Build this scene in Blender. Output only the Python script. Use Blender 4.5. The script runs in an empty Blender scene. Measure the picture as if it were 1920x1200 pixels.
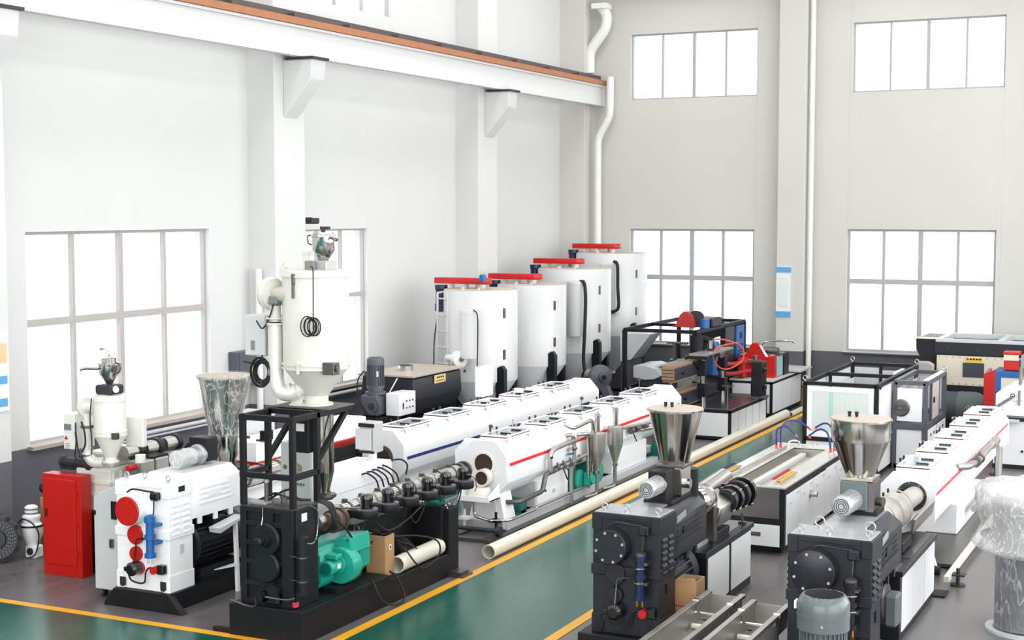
import bpy, bmesh, math, random
from mathutils import Vector, Matrix
random.seed(7)
PI = math.pi
sc = bpy.context.scene
COL = sc.collection

# ------------------------------------------------------------------ camera, world, lights, exposure
cam = bpy.data.objects.new('camera', bpy.data.cameras.new('camera'))
COL.objects.link(cam)
cam.location = (0, 0, 4.3)
cam.rotation_euler = (math.radians(90 - 4.31), 0, math.radians(25.8))
cam.data.sensor_width = 36
cam.data.lens = 2760 / 1920 * 36
cam.data.clip_end = 200
sc.camera = cam

w = bpy.data.worlds.new('overcast_sky'); sc.world = w; w.use_nodes = True
w.node_tree.nodes['Background'].inputs[0].default_value = (0.93, 0.97, 1.0, 1)
w.node_tree.nodes['Background'].inputs[1].default_value = 1.9

def area(name, loc, rot, sx, sy, power, col=(1, 1, 1)):
    l = bpy.data.lights.new(name, 'AREA'); l.shape = 'RECTANGLE'; l.size = sx; l.size_y = sy
    l.energy = power; l.color = col
    o = bpy.data.objects.new(name, l); COL.objects.link(o); o.location = loc; o.rotation_euler = rot
    return o
# long area lamps added under the closed ceiling as overhead fill
for x in (-11.5, -6.5, -1.5, 3.2):
    area('ceiling_fill', (x, 14.5, 10.35), (0, 0, 0), 1.6, 34, 470, (0.98, 0.99, 1.0))
# daylight through the tall windows of the right wall (out of frame)
area('window_daylight', (5.9, 13.5, 4.2), (0, math.radians(90), 0), 6.0, 34, 1650, (0.97, 0.985, 1.0))
# unseen fill lamp added behind the viewer to brighten the front faces
area('rear_fill', (-4, -5.6, 5.0), (math.radians(90), 0, 0), 16, 7, 850, (1.0, 1.0, 0.99))

sc.view_settings.view_transform = 'Standard'
sc.view_settings.look = 'None'
sc.view_settings.gamma = 1
sc.view_settings.use_curve_mapping = False
sc.view_settings.exposure = 0.42

# ------------------------------------------------------------------ materials
def lin(c):
    return tuple(((v / 255) / 12.92 if v / 255 <= 0.04045 else ((v / 255 + 0.055) / 1.055) ** 2.4) for v in c)

MATS = {}
def mat(name, rgb, rough=0.5, metal=0.0, var=0.06, scale=6.0, bump=0.0, bscale=60.0, coat=0.0, rvar=0.08, stretch=None, spec=None):
    if name in MATS: return MATS[name]
    m = bpy.data.materials.new(name); m.use_nodes = True; nt = m.node_tree; b = nt.nodes['Principled BSDF']
    c = lin(rgb)
    tc = nt.nodes.new('ShaderNodeTexCoord')
    mp = nt.nodes.new('ShaderNodeMapping'); nt.links.new(tc.outputs['Object'], mp.inputs[0])
    if stretch: mp.inputs['Scale'].default_value = stretch
    n = nt.nodes.new('ShaderNodeTexNoise'); n.inputs['Scale'].default_value = scale; n.inputs['Detail'].default_value = 4
    nt.links.new(mp.outputs[0], n.inputs['Vector'])
    mx = nt.nodes.new('ShaderNodeMix'); mx.data_type = 'RGBA'
    mx.inputs[6].default_value = (*[v * (1 - var) for v in c], 1)
    mx.inputs[7].default_value = (*[min(1, v * (1 + var)) for v in c], 1)
    nt.links.new(n.outputs['Fac'], mx.inputs[0]); nt.links.new(mx.outputs[2], b.inputs['Base Color'])
    mr = nt.nodes.new('ShaderNodeMapRange'); mr.inputs[3].default_value = max(0.02, rough - rvar); mr.inputs[4].default_value = rough + rvar
    nt.links.new(n.outputs['Fac'], mr.inputs[0]); nt.links.new(mr.outputs[0], b.inputs['Roughness'])
    b.inputs['Metallic'].default_value = metal
    b.inputs['Coat Weight'].default_value = coat
    if spec is not None: b.inputs['Specular IOR Level'].default_value = spec
    if bump:
        n2 = nt.nodes.new('ShaderNodeTexNoise'); n2.inputs['Scale'].default_value = bscale
        nt.links.new(tc.outputs['Object'], n2.inputs['Vector'])
        bp = nt.nodes.new('ShaderNodeBump'); bp.inputs['Strength'].default_value = bump; bp.inputs['Distance'].default_value = 0.01
        nt.links.new(n2.outputs['Fac'], bp.inputs['Height']); nt.links.new(bp.outputs[0], b.inputs['Normal'])
    MATS[name] = m
    return m

WHITE = mat('white_enamel', (243, 244, 245), 0.32, var=0.02)
WHITE2 = mat('warm_white_enamel', (226, 226, 218), 0.4, var=0.03)
PANEL = mat('white_panel', (232, 233, 234), 0.38, var=0.02)
LGREY = mat('light_grey_paint', (196, 199, 200), 0.42, var=0.03)
CREAM = mat('cream_paint', (218, 212, 190), 0.45, var=0.04)
BLACK = mat('black_paint', (22, 25, 29), 0.42, var=0.25, bump=0.1, spec=.35)
SOOT = mat('dull_black_paint', (19, 20, 23), 0.5, var=0.3, bump=0.15, spec=.3)
PLASTIC = mat('black_plastic', (16, 17, 19), 0.22, var=0.1, coat=0.3)
RUBBER = mat('black_rubber', (20, 20, 22), 0.6, var=0.1)
CHARCOAL = mat('charcoal_paint', (29, 33, 40), 0.34, var=0.12, bump=0.12, spec=.4)
CHARTOP = mat('sheen_grey_top', (172, 174, 178), 0.25, metal=0.3, var=0.12)  # charcoal tops made pale, their bright sheen put into the colour
SLATE = mat('slate_grey_paint', (80, 84, 92), 0.4, var=0.08)
RED = mat('red_enamel', (190, 18, 8), 0.38, var=0.08)
REDSTRIPE = mat('red_stripe_paint', (226, 34, 50), 0.4)
BLUESTRIPE = mat('navy_stripe_paint', (36, 44, 116), 0.4)
BLUE = mat('blue_enamel', (26, 92, 160), 0.35, var=0.1)
NAVY = mat('navy_enamel', (22, 34, 66), 0.3, var=0.1)
GREEN = mat('teal_enamel', (32, 158, 136), 0.3, var=0.1)
GREEN2 = mat('dark_teal_enamel', (16, 104, 96), 0.35, var=0.12)
STEEL = mat('stainless_steel', (196, 192, 186), 0.16, metal=1.0, var=0.06, rvar=0.05)
BRUSH = mat('brushed_steel', (186, 183, 178), 0.34, metal=1.0, var=0.12, scale=4, stretch=(1, 1, 14))
TANKSTEEL = mat('matt_steel', (176, 173, 168), 0.38, metal=0.85, var=0.08)
STEELDK = mat('dark_steel', (108, 105, 102), 0.36, metal=0.9, var=0.15)
IRON = mat('cast_iron', (58, 60, 64), 0.5, metal=0.5, var=0.15, bump=0.2)
ALU = mat('cast_aluminium', (178, 180, 180), 0.4, metal=0.6, var=0.06)
BROWN = mat('brown_band_metal', (104, 86, 80), 0.45, metal=0.4, var=0.15)
BRASS = mat('brass', (196, 164, 96), 0.3, metal=1.0)
PIPE = mat('ivory_pipe_plastic', (222, 217, 202), 0.32, var=0.0, rvar=0.0)
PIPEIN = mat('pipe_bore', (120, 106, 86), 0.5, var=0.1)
CARD = mat('brown_cardboard', (178, 138, 98), 0.75, var=0.08, bump=0.1)
CARDIN = mat('cardboard_inside', (120, 88, 58), 0.8, var=0.08)
WOOD = mat('tan_track_pads', (140, 112, 90), 0.6, var=0.15, scale=12)
BEIGE = mat('beige_motor_paint', (206, 204, 192), 0.36, var=0.05)
DUSTTOP = mat('dusty_lid', (186, 174, 160), 0.5, metal=0.2, var=0.08)
SEAL = mat('brown_rubber_seal', (96, 44, 36), 0.6)
YELLOW = mat('yellow_label', (232, 190, 70), 0.5)
ORANGE = mat('orange_hose', (226, 84, 50), 0.35)
BLUEHOSE = mat('blue_hose', (36, 46, 120), 0.35)
MOTGREY = mat('grey_green_motor', (90, 98, 99), 0.32, var=0.06, coat=0.2)
CYAN = mat('pale_cyan_panel', (150, 200, 200), 0.4)
SILVERPAINT = mat('silver_control_box', (196, 196, 196), 0.4, metal=0.3)
PAPER = mat('paper_label', (225, 225, 220), 0.7)
HOSE = mat('foil_hose', (222, 222, 216), 0.3, metal=0.25, var=0.05)
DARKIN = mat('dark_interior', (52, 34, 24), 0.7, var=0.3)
SHOE = mat('scuffed_worktop', (80, 80, 88), 0.16, metal=0.5, var=0.3, scale=3)
POLISH = mat('polished_grey_worktop', (150, 152, 158), 0.12, metal=0.75, var=0.1, scale=2)

def glassmat(name, tint, alpha, rough=0.05):
    m = bpy.data.materials.new(name); m.use_nodes = True; nt = m.node_tree; nt.nodes.clear()
    out = nt.nodes.new('ShaderNodeOutputMaterial'); mx = nt.nodes.new('ShaderNodeMixShader')
    t = nt.nodes.new('ShaderNodeBsdfTransparent'); g = nt.nodes.new('ShaderNodeBsdfGlossy')
    t.inputs[0].default_value = (*tint, 1); g.inputs['Roughness'].default_value = rough
    mx.inputs[0].default_value = alpha
    nt.links.new(t.outputs[0], mx.inputs[1]); nt.links.new(g.outputs[0], mx.inputs[2]); nt.links.new(mx.outputs[0], out.inputs[0])
    return m
GLASS = glassmat('window_glass', (0.97, 0.98, 0.98), 0.05)
LIDGLASS = mat('hatch_glass', (158, 168, 172), 0.12, metal=0.6, var=0.03, rvar=0.02)

def filmmat(name, lo, hi, sc_=7.0):
    m = bpy.data.materials.new(name); m.use_nodes = True; nt = m.node_tree; nt.nodes.clear()
    N = nt.nodes.new; K = nt.links.new
    out = N('ShaderNodeOutputMaterial'); mx = N('ShaderNodeMixShader')
    t = N('ShaderNodeBsdfTransparent'); p = N('ShaderNodeBsdfPrincipled')
    p.inputs['Base Color'].default_value = (0.9, 0.91, 0.91, 1); p.inputs['Roughness'].default_value = 0.22
    tc = N('ShaderNodeTexCoord'); mp = N('ShaderNodeMapping')
    mp.inputs['Scale'].default_value = (2.6, 2.6, 0.7); mp.inputs['Rotation'].default_value = (0.25, 0.15, 0)
    K(tc.outputs['Object'], mp.inputs[0])
    acc = None
    for s_, wd, wt in ((sc_, .03, .85), (sc_ * 2.3, .03, .4)):     # thin creases where the noise crosses its middle value
        n = N('ShaderNodeTexNoise'); n.inputs['Scale'].default_value = s_; n.inputs['Detail'].default_value = 3
        n.inputs['Distortion'].default_value = 0.35; K(mp.outputs[0], n.inputs['Vector'])
        a = N('ShaderNodeMath'); a.operation = 'SUBTRACT'; a.inputs[1].default_value = .5; K(n.outputs['Fac'], a.inputs[0])
        b = N('ShaderNodeMath'); b.operation = 'ABSOLUTE'; K(a.outputs[0], b.inputs[0])
        r = N('ShaderNodeMapRange'); r.inputs[1].default_value = 0; r.inputs[2].default_value = wd
        r.inputs[3].default_value = wt; r.inputs[4].default_value = 0; K(b.outputs[0], r.inputs[0])
        if acc is None: acc = r.outputs[0]
        else:
            ad = N('ShaderNodeMath'); ad.operation = 'ADD'; ad.use_clamp = True; K(acc, ad.inputs[0]); K(r.outputs[0], ad.inputs[1]); acc = ad.outputs[0]
    fr = N('ShaderNodeMapRange'); fr.inputs[3].default_value = lo; fr.inputs[4].default_value = hi; K(acc, fr.inputs[0])
    bp = N('ShaderNodeBump'); bp.inputs['Strength'].default_value = 0.35; bp.inputs['Distance'].default_value = 0.02
    K(acc, bp.inputs['Height']); K(bp.outputs[0], p.inputs['Normal'])
    K(fr.outputs[0], mx.inputs[0]); K(t.outputs[0], mx.inputs[1]); K(p.outputs[0], mx.inputs[2])
    K(mx.outputs[0], out.inputs[0])
    return m
FILM = filmmat('clear_film', .06, .55, 5.0)
FILM3 = filmmat('drum_film', .16, .45, 3.0)
FILM2 = filmmat('thick_clear_film', .40, .85, 4.0)

def wallmat(name, up, low=(112, 112, 120)):
    m = bpy.data.materials.new(name); m.use_nodes = True; nt = m.node_tree; b = nt.nodes['Principled BSDF']
    g = nt.nodes.new('ShaderNodeNewGeometry'); sp = nt.nodes.new('ShaderNodeSeparateXYZ'); nt.links.new(g.outputs['Position'], sp.inputs[0])
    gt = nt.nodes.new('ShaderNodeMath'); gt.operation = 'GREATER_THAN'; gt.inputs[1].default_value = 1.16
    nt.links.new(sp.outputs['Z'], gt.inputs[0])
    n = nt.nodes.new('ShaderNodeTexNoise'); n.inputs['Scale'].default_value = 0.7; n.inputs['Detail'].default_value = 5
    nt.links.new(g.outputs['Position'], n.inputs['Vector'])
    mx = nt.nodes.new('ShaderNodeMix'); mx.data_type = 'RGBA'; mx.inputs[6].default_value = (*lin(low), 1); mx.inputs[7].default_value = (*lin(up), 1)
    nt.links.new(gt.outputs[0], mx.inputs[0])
    m2 = nt.nodes.new('ShaderNodeMix'); m2.data_type = 'RGBA'; m2.blend_type = 'MULTIPLY'; m2.inputs[0].default_value = 1
    rr = nt.nodes.new('ShaderNodeMapRange'); rr.inputs[3].default_value = 0.93; rr.inputs[4].default_value = 1.03
    nt.links.new(n.outputs['Fac'], rr.inputs[0])
    nt.links.new(mx.outputs[2], m2.inputs[6]); nt.links.new(rr.outputs[0], m2.inputs[7])
    nt.links.new(m2.outputs[2], b.inputs['Base Color']); b.inputs['Roughness'].default_value = 0.85
    return m
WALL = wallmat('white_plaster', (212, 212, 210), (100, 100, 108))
WALLF = wallmat('dimmed_white_plaster', (203, 201, 195), (92, 92, 98))  # the far wall's weaker light is put into a greyer plaster colour

def floormat(name, a, b_, rough, sc_=0.8, streak=(1, 0.25, 1)):
    m = bpy.data.materials.new(name); m.use_nodes = True; nt = m.node_tree; b = nt.nodes['Principled BSDF']
    g = nt.nodes.new('ShaderNodeNewGeometry'); mp = nt.nodes.new('ShaderNodeMapping'); mp.inputs['Scale'].default_value = streak
    nt.links.new(g.outputs['Position'], mp.inputs[0])
    n = nt.nodes.new('ShaderNodeTexNoise'); n.inputs['Scale'].default_value = sc_; n.inputs['Detail'].default_value = 8; n.inputs['Distortion'].default_value = 0.6
    nt.links.new(mp.outputs[0], n.inputs['Vector'])
    n2 = nt.nodes.new('ShaderNodeTexNoise'); n2.inputs['Scale'].default_value = 9; n2.inputs['Detail'].default_value = 5
    nt.links.new(mp.outputs[0], n2.inputs['Vector'])
    ad = nt.nodes.new('ShaderNodeMath'); ad.operation = 'MULTIPLY_ADD'; ad.inputs[1].default_value = 0.35
    nt.links.new(n2.outputs['Fac'], ad.inputs[0]); nt.links.new(n.outputs['Fac'], ad.inputs[2])
    r0 = nt.nodes.new('ShaderNodeMapRange'); r0.inputs[1].default_value = 0.45; r0.inputs[2].default_value = 0.9
    nt.links.new(ad.outputs[0], r0.inputs[0])
    mx = nt.nodes.new('ShaderNodeMix'); mx.data_type = 'RGBA'; mx.inputs[6].default_value = (*lin(a), 1); mx.inputs[7].default_value = (*lin(b_), 1)
    nt.links.new(r0.outputs[0], mx.inputs[0]); nt.links.new(mx.outputs[2], b.inputs['Base Color'])
    r = nt.nodes.new('ShaderNodeMapRange'); r.inputs[3].default_value = rough - 0.07; r.inputs[4].default_value = rough + 0.1
    nt.links.new(r0.outputs[0], r.inputs[0]); nt.links.new(r.outputs[0], b.inputs['Roughness'])
    bp = nt.nodes.new('ShaderNodeBump'); bp.inputs['Strength'].default_value = 0.05; bp.inputs['Distance'].default_value = 0.02
    nt.links.new(n.outputs['Fac'], bp.inputs['Height']); nt.links.new(bp.outputs[0], b.inputs['Normal'])
    return m
FLOORG = floormat('grey_floor_paint', (84, 81, 81), (112, 109, 108), 0.30)
FLOORT = floormat('green_floor_epoxy', (16, 74, 63), (30, 96, 81), 0.22)
FLOORY = floormat('yellow_floor_line', (226, 158, 20), (240, 176, 40), 0.4, 3)

# ------------------------------------------------------------------ mesh builder
class MB:
    def __init__(s, M=None):
        s.bm = bmesh.new(); s.k = 0
    def box(s, x0, x1, y0, y1, z0, z1, bev=0.0):
        if x0 > x1: x0, x1 = x1, x0
        if y0 > y1: y0, y1 = y1, y0
        if z0 > z1: z0, z1 = z1, z0
        e = (s.k % 9) * 1.1e-4; s.k += 1      # neighbours in one mesh never share a plane
        if min(x1 - x0, y1 - y0, z1 - z0) > .0035: x0 += e; x1 -= e; y0 += e; y1 -= e; z1 -= e
        r = bmesh.ops.create_cube(s.bm, size=1)
        vs = r['verts']
        for v in vs:
            v.co = Vector(((x0 + x1) / 2 + v.co.x * (x1 - x0), (y0 + y1) / 2 + v.co.y * (y1 - y0), (z0 + z1) / 2 + v.co.z * (z1 - z0)))
        if bev:
            es = list({e for v in vs for e in v.link_edges})
            bmesh.ops.bevel(s.bm, geom=es, offset=min(bev, 0.4 * min(x1 - x0, y1 - y0, z1 - z0)), segments=1, affect='EDGES')
        return s
    def prism(s, pts, ax, a, b, bev=0.0):
        def P(u, v, t):
            return (t, u, v) if ax == 'x' else ((u, t, v) if ax == 'y' else (u, v, t))
        n = len(pts)
        A = [s.bm.verts.new(P(u, v, a)) for u, v in pts]; B = [s.bm.verts.new(P(u, v, b)) for u, v in pts]
        fs = [s.bm.faces.new(A), s.bm.faces.new(B[::-1])]
        for i in range(n): fs.append(s.bm.faces.new((A[i], B[i], B[(i + 1) % n], A[(i + 1) % n])))
        bmesh.ops.recalc_face_normals(s.bm, faces=fs)
        if bev:
            es = list({e for f in fs for e in f.edges})
            bmesh.ops.bevel(s.bm, geom=es, offset=bev, segments=1, affect='EDGES')
        return s
    def _frame(s, d):
        d = Vector(d).normalized(); u = Vector((0, 0, 1)) if abs(d.z) < 0.9 else Vector((1, 0, 0))
        a = d.cross(u).normalized(); return d, a, d.cross(a).normalized()
    def lathe(s, c, d, prof, n=28, cap=True, full=2 * PI):
        d, a, b = s._frame(d); c = Vector(c); R = []
        for r, h in prof:
            R.append([s.bm.verts.new(c + d * h + (a * math.cos(t) + b * math.sin(t)) * max(r, 1e-4)) for t in [2 * PI * i / n for i in range(n)]])
        fs = []
        for k in range(len(R) - 1):
            for i in range(n): fs.append(s.bm.faces.new((R[k][i], R[k][(i + 1) % n], R[k + 1][(i + 1) % n], R[k + 1][i])))
        if cap:
            fs.append(s.bm.faces.new(R[0])); fs.append(s.bm.faces.new(R[-1][::-1]))
        bmesh.ops.recalc_face_normals(s.bm, faces=fs)
        return s
    def cyl(s, p0, p1, r0, r1=None, n=24, cap=True):
        p0 = Vector(p0); p1 = Vector(p1); r1 = r0 if r1 is None else r1
        return s.lathe(p0, p1 - p0, [(r0, 0), (r1, (p1 - p0).length)], n, cap)
    def ring(s, p0, p1, ro, ri, n=28):
        p0 = Vector(p0); p1 = Vector(p1); L = (p1 - p0).length
        return s.lathe(p0, p1 - p0, [(ri, 0), (ro, 0), (ro, L), (ri, L), (ri, 0)], n, False)
    def tube(s, pts, r, n=8, sub=6, smooth=True):
        P = [Vector(p) for p in pts]
        if smooth and len(P) > 2:
            Q = [P[0] * 2 - P[1]] + P + [P[-1] * 2 - P[-2]]; out = []
            for i in range(1, len(Q) - 2):
                for k in range(sub):
                    t = k / sub; a, b, c, d = Q[i - 1:i + 3]
                    out.append(0.5 * ((2 * b) + (c - a) * t + (2 * a - 5 * b + 4 * c - d) * t * t + (3 * b - a - 3 * c + d) * t ** 3))
            P = out + [P[-1]]
        R = []; u = None
        for i, p in enumerate(P):
            t = (P[min(i + 1, len(P) - 1)] - P[max(i - 1, 0)])
            t = t.normalized() if t.length > 1e-9 else Vector((0, 0, 1))
            if u is None: _, u, _ = s._frame(t)
            u = (u - t * u.dot(t)); u = u.normalized() if u.length > 1e-6 else s._frame(t)[1]
            v = t.cross(u)
            R.append([s.bm.verts.new(p + (u * math.cos(a) + v * math.sin(a)) * r) for a in [2 * PI * j / n for j in range(n)]])
        fs = []
        for k in range(len(R) - 1):
            for i in range(n): fs.append(s.bm.faces.new((R[k][i], R[k][(i + 1) % n], R[k + 1][(i + 1) % n], R[k + 1][i])))
        fs.append(s.bm.faces.new(R[0])); fs.append(s.bm.faces.new(R[-1][::-1]))
        bmesh.ops.recalc_face_normals(s.bm, faces=fs)
        return s
    def elbow(s, pts, r, n=12, bend=0.05):
        P = [Vector(p) for p in pts]; out = [P[0]]
        for i in range(1, len(P) - 1):
            a = (P[i - 1] - P[i]).normalized(); b = (P[i + 1] - P[i]).normalized()
            k = min(bend, 0.45 * (P[i - 1] - P[i]).length, 0.45 * (P[i + 1] - P[i]).length)
            for t in (0, .25, .5, .75, 1):
                A = P[i] + a * k; B = P[i] + b * k
                out.append(A * (1 - t) ** 2 + P[i] * 2 * t * (1 - t) + B * t * t)
        out.append(P[-1])
        return s.tube(out, r, n, smooth=False)
    def sphere(s, c, r, sz=1.0, n=16):
        x = bmesh.ops.create_uvsphere(s.bm, u_segments=n, v_segments=n // 2, radius=r)
        for v in x['verts']: v.co = Vector((c[0] + v.co.x, c[1] + v.co.y, c[2] + v.co.z * sz))
        return s
    def quad(s, a, b, c, d):
        s.bm.faces.new([s.bm.verts.new(p) for p in (a, b, c, d)]); return s
    def bar(s, p0, p1, w, h=None):
        """square section bar between two points"""
        p0 = Vector(p0); p1 = Vector(p1); h = h or w
        d, a, b = s._frame(p1 - p0)
        A = []
        for p in (p0, p1):
            A.append([s.bm.verts.new(p + a * x * w / 2 + b * y * h / 2) for x, y in ((-1, -1), (1, -1), (1, 1), (-1, 1))])
        fs = [s.bm.faces.new(A[0]), s.bm.faces.new(A[1][::-1])]
        for i in range(4): fs.append(s.bm.faces.new((A[0][i], A[1][i], A[1][(i + 1) % 4], A[0][(i + 1) % 4])))
        bmesh.ops.recalc_face_normals(s.bm, faces=fs)
        return s

ORI = {}
def thing(name, label, cat, loc, group=None):
    o = bpy.data.objects.new(name, None); COL.objects.link(o)
    o.empty_display_size = 0.1
    o.location = loc; ORI[o.name] = Vector(loc)
    o['label'] = label; o['category'] = cat
    if group: o['group'] = group
    return o

def build(name, mb, m, parent=None, label=None, origin=None, angle=35):
    """links the collected shapes as one mesh; coordinates were given in the world"""
    me = bpy.data.meshes.new(name)
    O = ORI[parent.name] if parent is not None else Vector(origin or (0, 0, 0))
    if O.length: bmesh.ops.translate(mb.bm, verts=mb.bm.verts, vec=-O)
    mb.bm.to_mesh(me); mb.bm.free()
    for p in me.polygons: p.use_smooth = True
    me.set_sharp_from_angle(angle=math.radians(angle))
    me.materials.append(m)
    o = bpy.data.objects.new(name, me); COL.objects.link(o)
    if parent is not None:
        o.parent = parent; ORI[o.name] = O
    else:
        o.location = O; ORI[o.name] = O
    if label: o['label'] = label
    return o

def single(name, mb, m, label, cat, origin, group=None):
    o = build(name, mb, m, None, label, origin); o['category'] = cat
    if group: o['group'] = group
    return o
def struct(name, mb, m, parent=None):
    o = build(name, mb, m, parent)
    if parent is None: o['kind'] = 'structure'
    return o

# ------------------------------------------------------------------ the hall
XL, YF, XR, YB, ZC = -14.09, 32.3, 6.1, -6.0, 10.6
struct('floor', MB().box(XL - .3, XR + .3, YB - .3, YF + .3, -0.2, 0.0), FLOORG)
fl = bpy.data.objects['floor']; ORI['floor'] = Vector((0, 0, 0))
for nm, mb, m in (('green_walkway', MB().box(-7.80, -6.00, YB, 32.2, 0, .004).box(XL + .5, -7.80, YB, 11.84, 0, .004), FLOORT),
                  ('yellow_line', MB().box(-7.92, -7.80, 11.84, 32.2, 0, .006), FLOORY),
                  ('yellow_line', MB().box(-6.00, -5.88, YB, 32.2, 0, .006), FLOORY),
                  ('yellow_line', MB().box(XL + .5, -7.80, 11.84, 11.95, 0, .006), FLOORY)):
    build(nm, mb, m, fl)

def wall_y(name, x0, x1, y0, y1, z1, holes, m, along):
    """a wall with openings: along = 'y' (left / right) or 'x' (far / back)"""
    us = sorted({a for h in holes for a in h[:2]} | ({y0, y1} if along == 'y' else {x0, x1}))
    mb = MB()
    for a, b in zip(us[:-1], us[1:]):
        c = (a + b) / 2
        hs = sorted([(h[2], h[3]) for h in holes if h[0] < c < h[1]])
        z = 0
        for h0, h1 in hs + [(z1, z1)]:
            if h0 > z:
                if along == 'y': mb.box(x0, x1, a, b, z, h0)
                else: mb.box(a, b, y0, y1, z, h0)
            z = h1
    return struct(name, mb, m)

LH = [(14.55, 18.42, 1.18, 4.0), (20.8, 23.08, 1.18, 3.95), (21.3, 24.0, 7.85, 9.4)]
FH = [(-12.55, -9.55, 1.18, 3.84), (-7.45, -4.32, 1.18, 3.86), (-12.55, -9.52, 6.83, 8.33), (-7.39, -4.22, 6.83, 8.33)]
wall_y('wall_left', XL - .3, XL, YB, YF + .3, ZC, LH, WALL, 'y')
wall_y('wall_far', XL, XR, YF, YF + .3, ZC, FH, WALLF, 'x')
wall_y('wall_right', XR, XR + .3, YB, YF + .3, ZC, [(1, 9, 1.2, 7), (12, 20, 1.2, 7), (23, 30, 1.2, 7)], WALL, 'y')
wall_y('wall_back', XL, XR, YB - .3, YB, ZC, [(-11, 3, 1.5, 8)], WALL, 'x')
struct('ceiling', MB().box(XL - .3, XR + .3, YB - .3, YF + .3, ZC, ZC + .2), mat('pale_roof', (214, 214, 212), 0.8))

WFR = mat('window_frame_paint', (176, 170, 166), 0.5)
WFR2 = mat('window_frame_grey', (168, 170, 170), 0.5)
GLASSF = GLASS
def window(n, u0, u1, z0, z1, mid, along, ncol=4, m=WFR, t=.035):
    mb = MB(); d = .05
    def bx(a, b, c, e, g=0.0):
        if along == 'y': mb.box(XL - .14 - g, XL - .08 + g, a, b, c, e)
        else: mb.box(a, b, YF + .08 - g, YF + .14 + g, c, e)
    us = [u0 + (u1 - u0) * k / ncol for k in range(ncol + 1)]
    zs = [z0, mid, z1] if mid else [z0, z1]
    bx(u0, u1, z0, z0 + t); bx(u0, u1, z1 - t, z1); bx(u0, u0 + t, z0, z1); bx(u1 - t, u1, z0, z1)
    for i, u in enumerate(us[1:-1]):
        tt = t * (1.0 if (ncol == 4 and i == 1) else .6); bx(u - tt, u + tt, z0, z1, .005)
    if mid: bx(u0, u1, mid - t * 1.1, mid + t * 1.1, .01)
    f = struct('window_%d' % n, mb, m); ORI[f.name] = Vector((0, 0, 0))
    for a, b in zip(us[:-1], us[1:]):
        for c, e in zip(zs[:-1], zs[1:]):
            g = MB()
            if along == 'y': g.box(XL - .115, XL - .105, a + .01, b - .01, c + .01, e - .01)
            else: g.box(a + .01, b - .01, YF + .105, YF + .115, c + .01, e - .01)
            build('pane', g, GLASSF, f)
window(1, *LH[0][:2], *LH[0][2:], 2.79, 'y', t=.045)
window(2, *LH[1][:2], *LH[1][2:], 2.76, 'y', 3)
window(3, *LH[2][:2], *LH[2][2:], None, 'y', 3, t=.02)
window(4, *FH[0][:2], *FH[0][2:], 2.72, 'x', m=WFR2, t=.05)
window(5, *FH[1][:2], *FH[1][2:], 2.72, 'x', m=WFR2, t=.05)
window(6, *FH[2][:2], *FH[2][2:], None, 'x', m=WFR2)
window(7, *FH[3][:2], *FH[3][2:], None, 'x', m=WFR2)
for k, h in enumerate(LH[:2]):
    struct('trim_%d' % (k + 1), MB().box(XL - .05, XL + .10, h[0] - .05, h[1] + .05, 1.13, 1.18), mat('sill_brown', (172, 160, 152), .6))
for k, h in enumerate(FH[:2]):
    struct('trim_%d' % (k + 3), MB().box(h[0] - .05, h[1] + .05, YF - .06, YF + .05, 1.13, 1.18), WALLF)
# ground and pale haze-lit yard seen through the panes is left to the sky
k = 5
for y in (12.85, 19.45, 26.53):
    struct('trim_%d' % k, MB().box(XL - .01, -13.57, y, y + .85, 0, 10.6, .01), WALL); k += 1
struct('trim_%d' % k, MB().box(-14.1, -13.45, 31.7, 32.31, 0, 10.6, .01), WALLF); k += 1
struct('trim_%d' % k, MB().box(-8.93, -8.32, 31.95, 32.31, 0, 10.6, .01), WALLF); k += 1
struct('trim_%d' % k, MB().box(-2.9, -2.2, 31.95, 32.31, 0, 10.6, .01), WALLF); k += 1
struct('trim_%d' % k, MB().box(XL + .01, XR, 31.8, 32.29, 9.3, 10.6), WALLF); k += 1

# crane runway beam with its corbels, rail and conductor bars
t = thing('crane_runway_beam', 'long white crane runway beam high along the left wall with a brown top strip', 'beam', (-13.2, 14, 6.7))
BW = mat('beam_white', (216, 216, 214), .6, var=.03)
build('girder', MB().box(-13.32, -13.17, -4, 32.25, 6.70, 7.16).box(-13.4, -13.10, -4, 32.25, 7.12, 7.16), BW, t)
build('top_strip', MB().box(-13.12, -13.06, -4, 32.2, 7.165, 7.27), mat('rusty_brown_strip', (168, 112, 76), .7, var=.2), t)
build('rail', MB().box(-13.34, -13.26, -4, 32.2, 7.28, 7.40).box(-13.37, -13.22, -4, 32.2, 7.16, 7.28), mat('dark_rail', (84, 74, 72), .6, var=.15), t)
for y in [13 + 1.6 * i for i in range(12)]:
    build('rail_clamp', MB().box(-13.22, -13.10, y - .05, y + .05, 7.26, 7.34), mat('dark_rail', (84, 74, 72)), t)
for y in (13.25, 19.9, 27.0):
    build('corbel', MB().prism([(-13.57, 5.75), (-13.05, 6.35), (-13.02, 6.66), (-13.57, 6.66)], 'y', y - .2, y + .2, .01), WALL, t)
    build('bearing_plate', MB().box(-13.5, -12.98, y - .24, y + .24, 6.66, 6.70), IRON, t)
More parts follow.
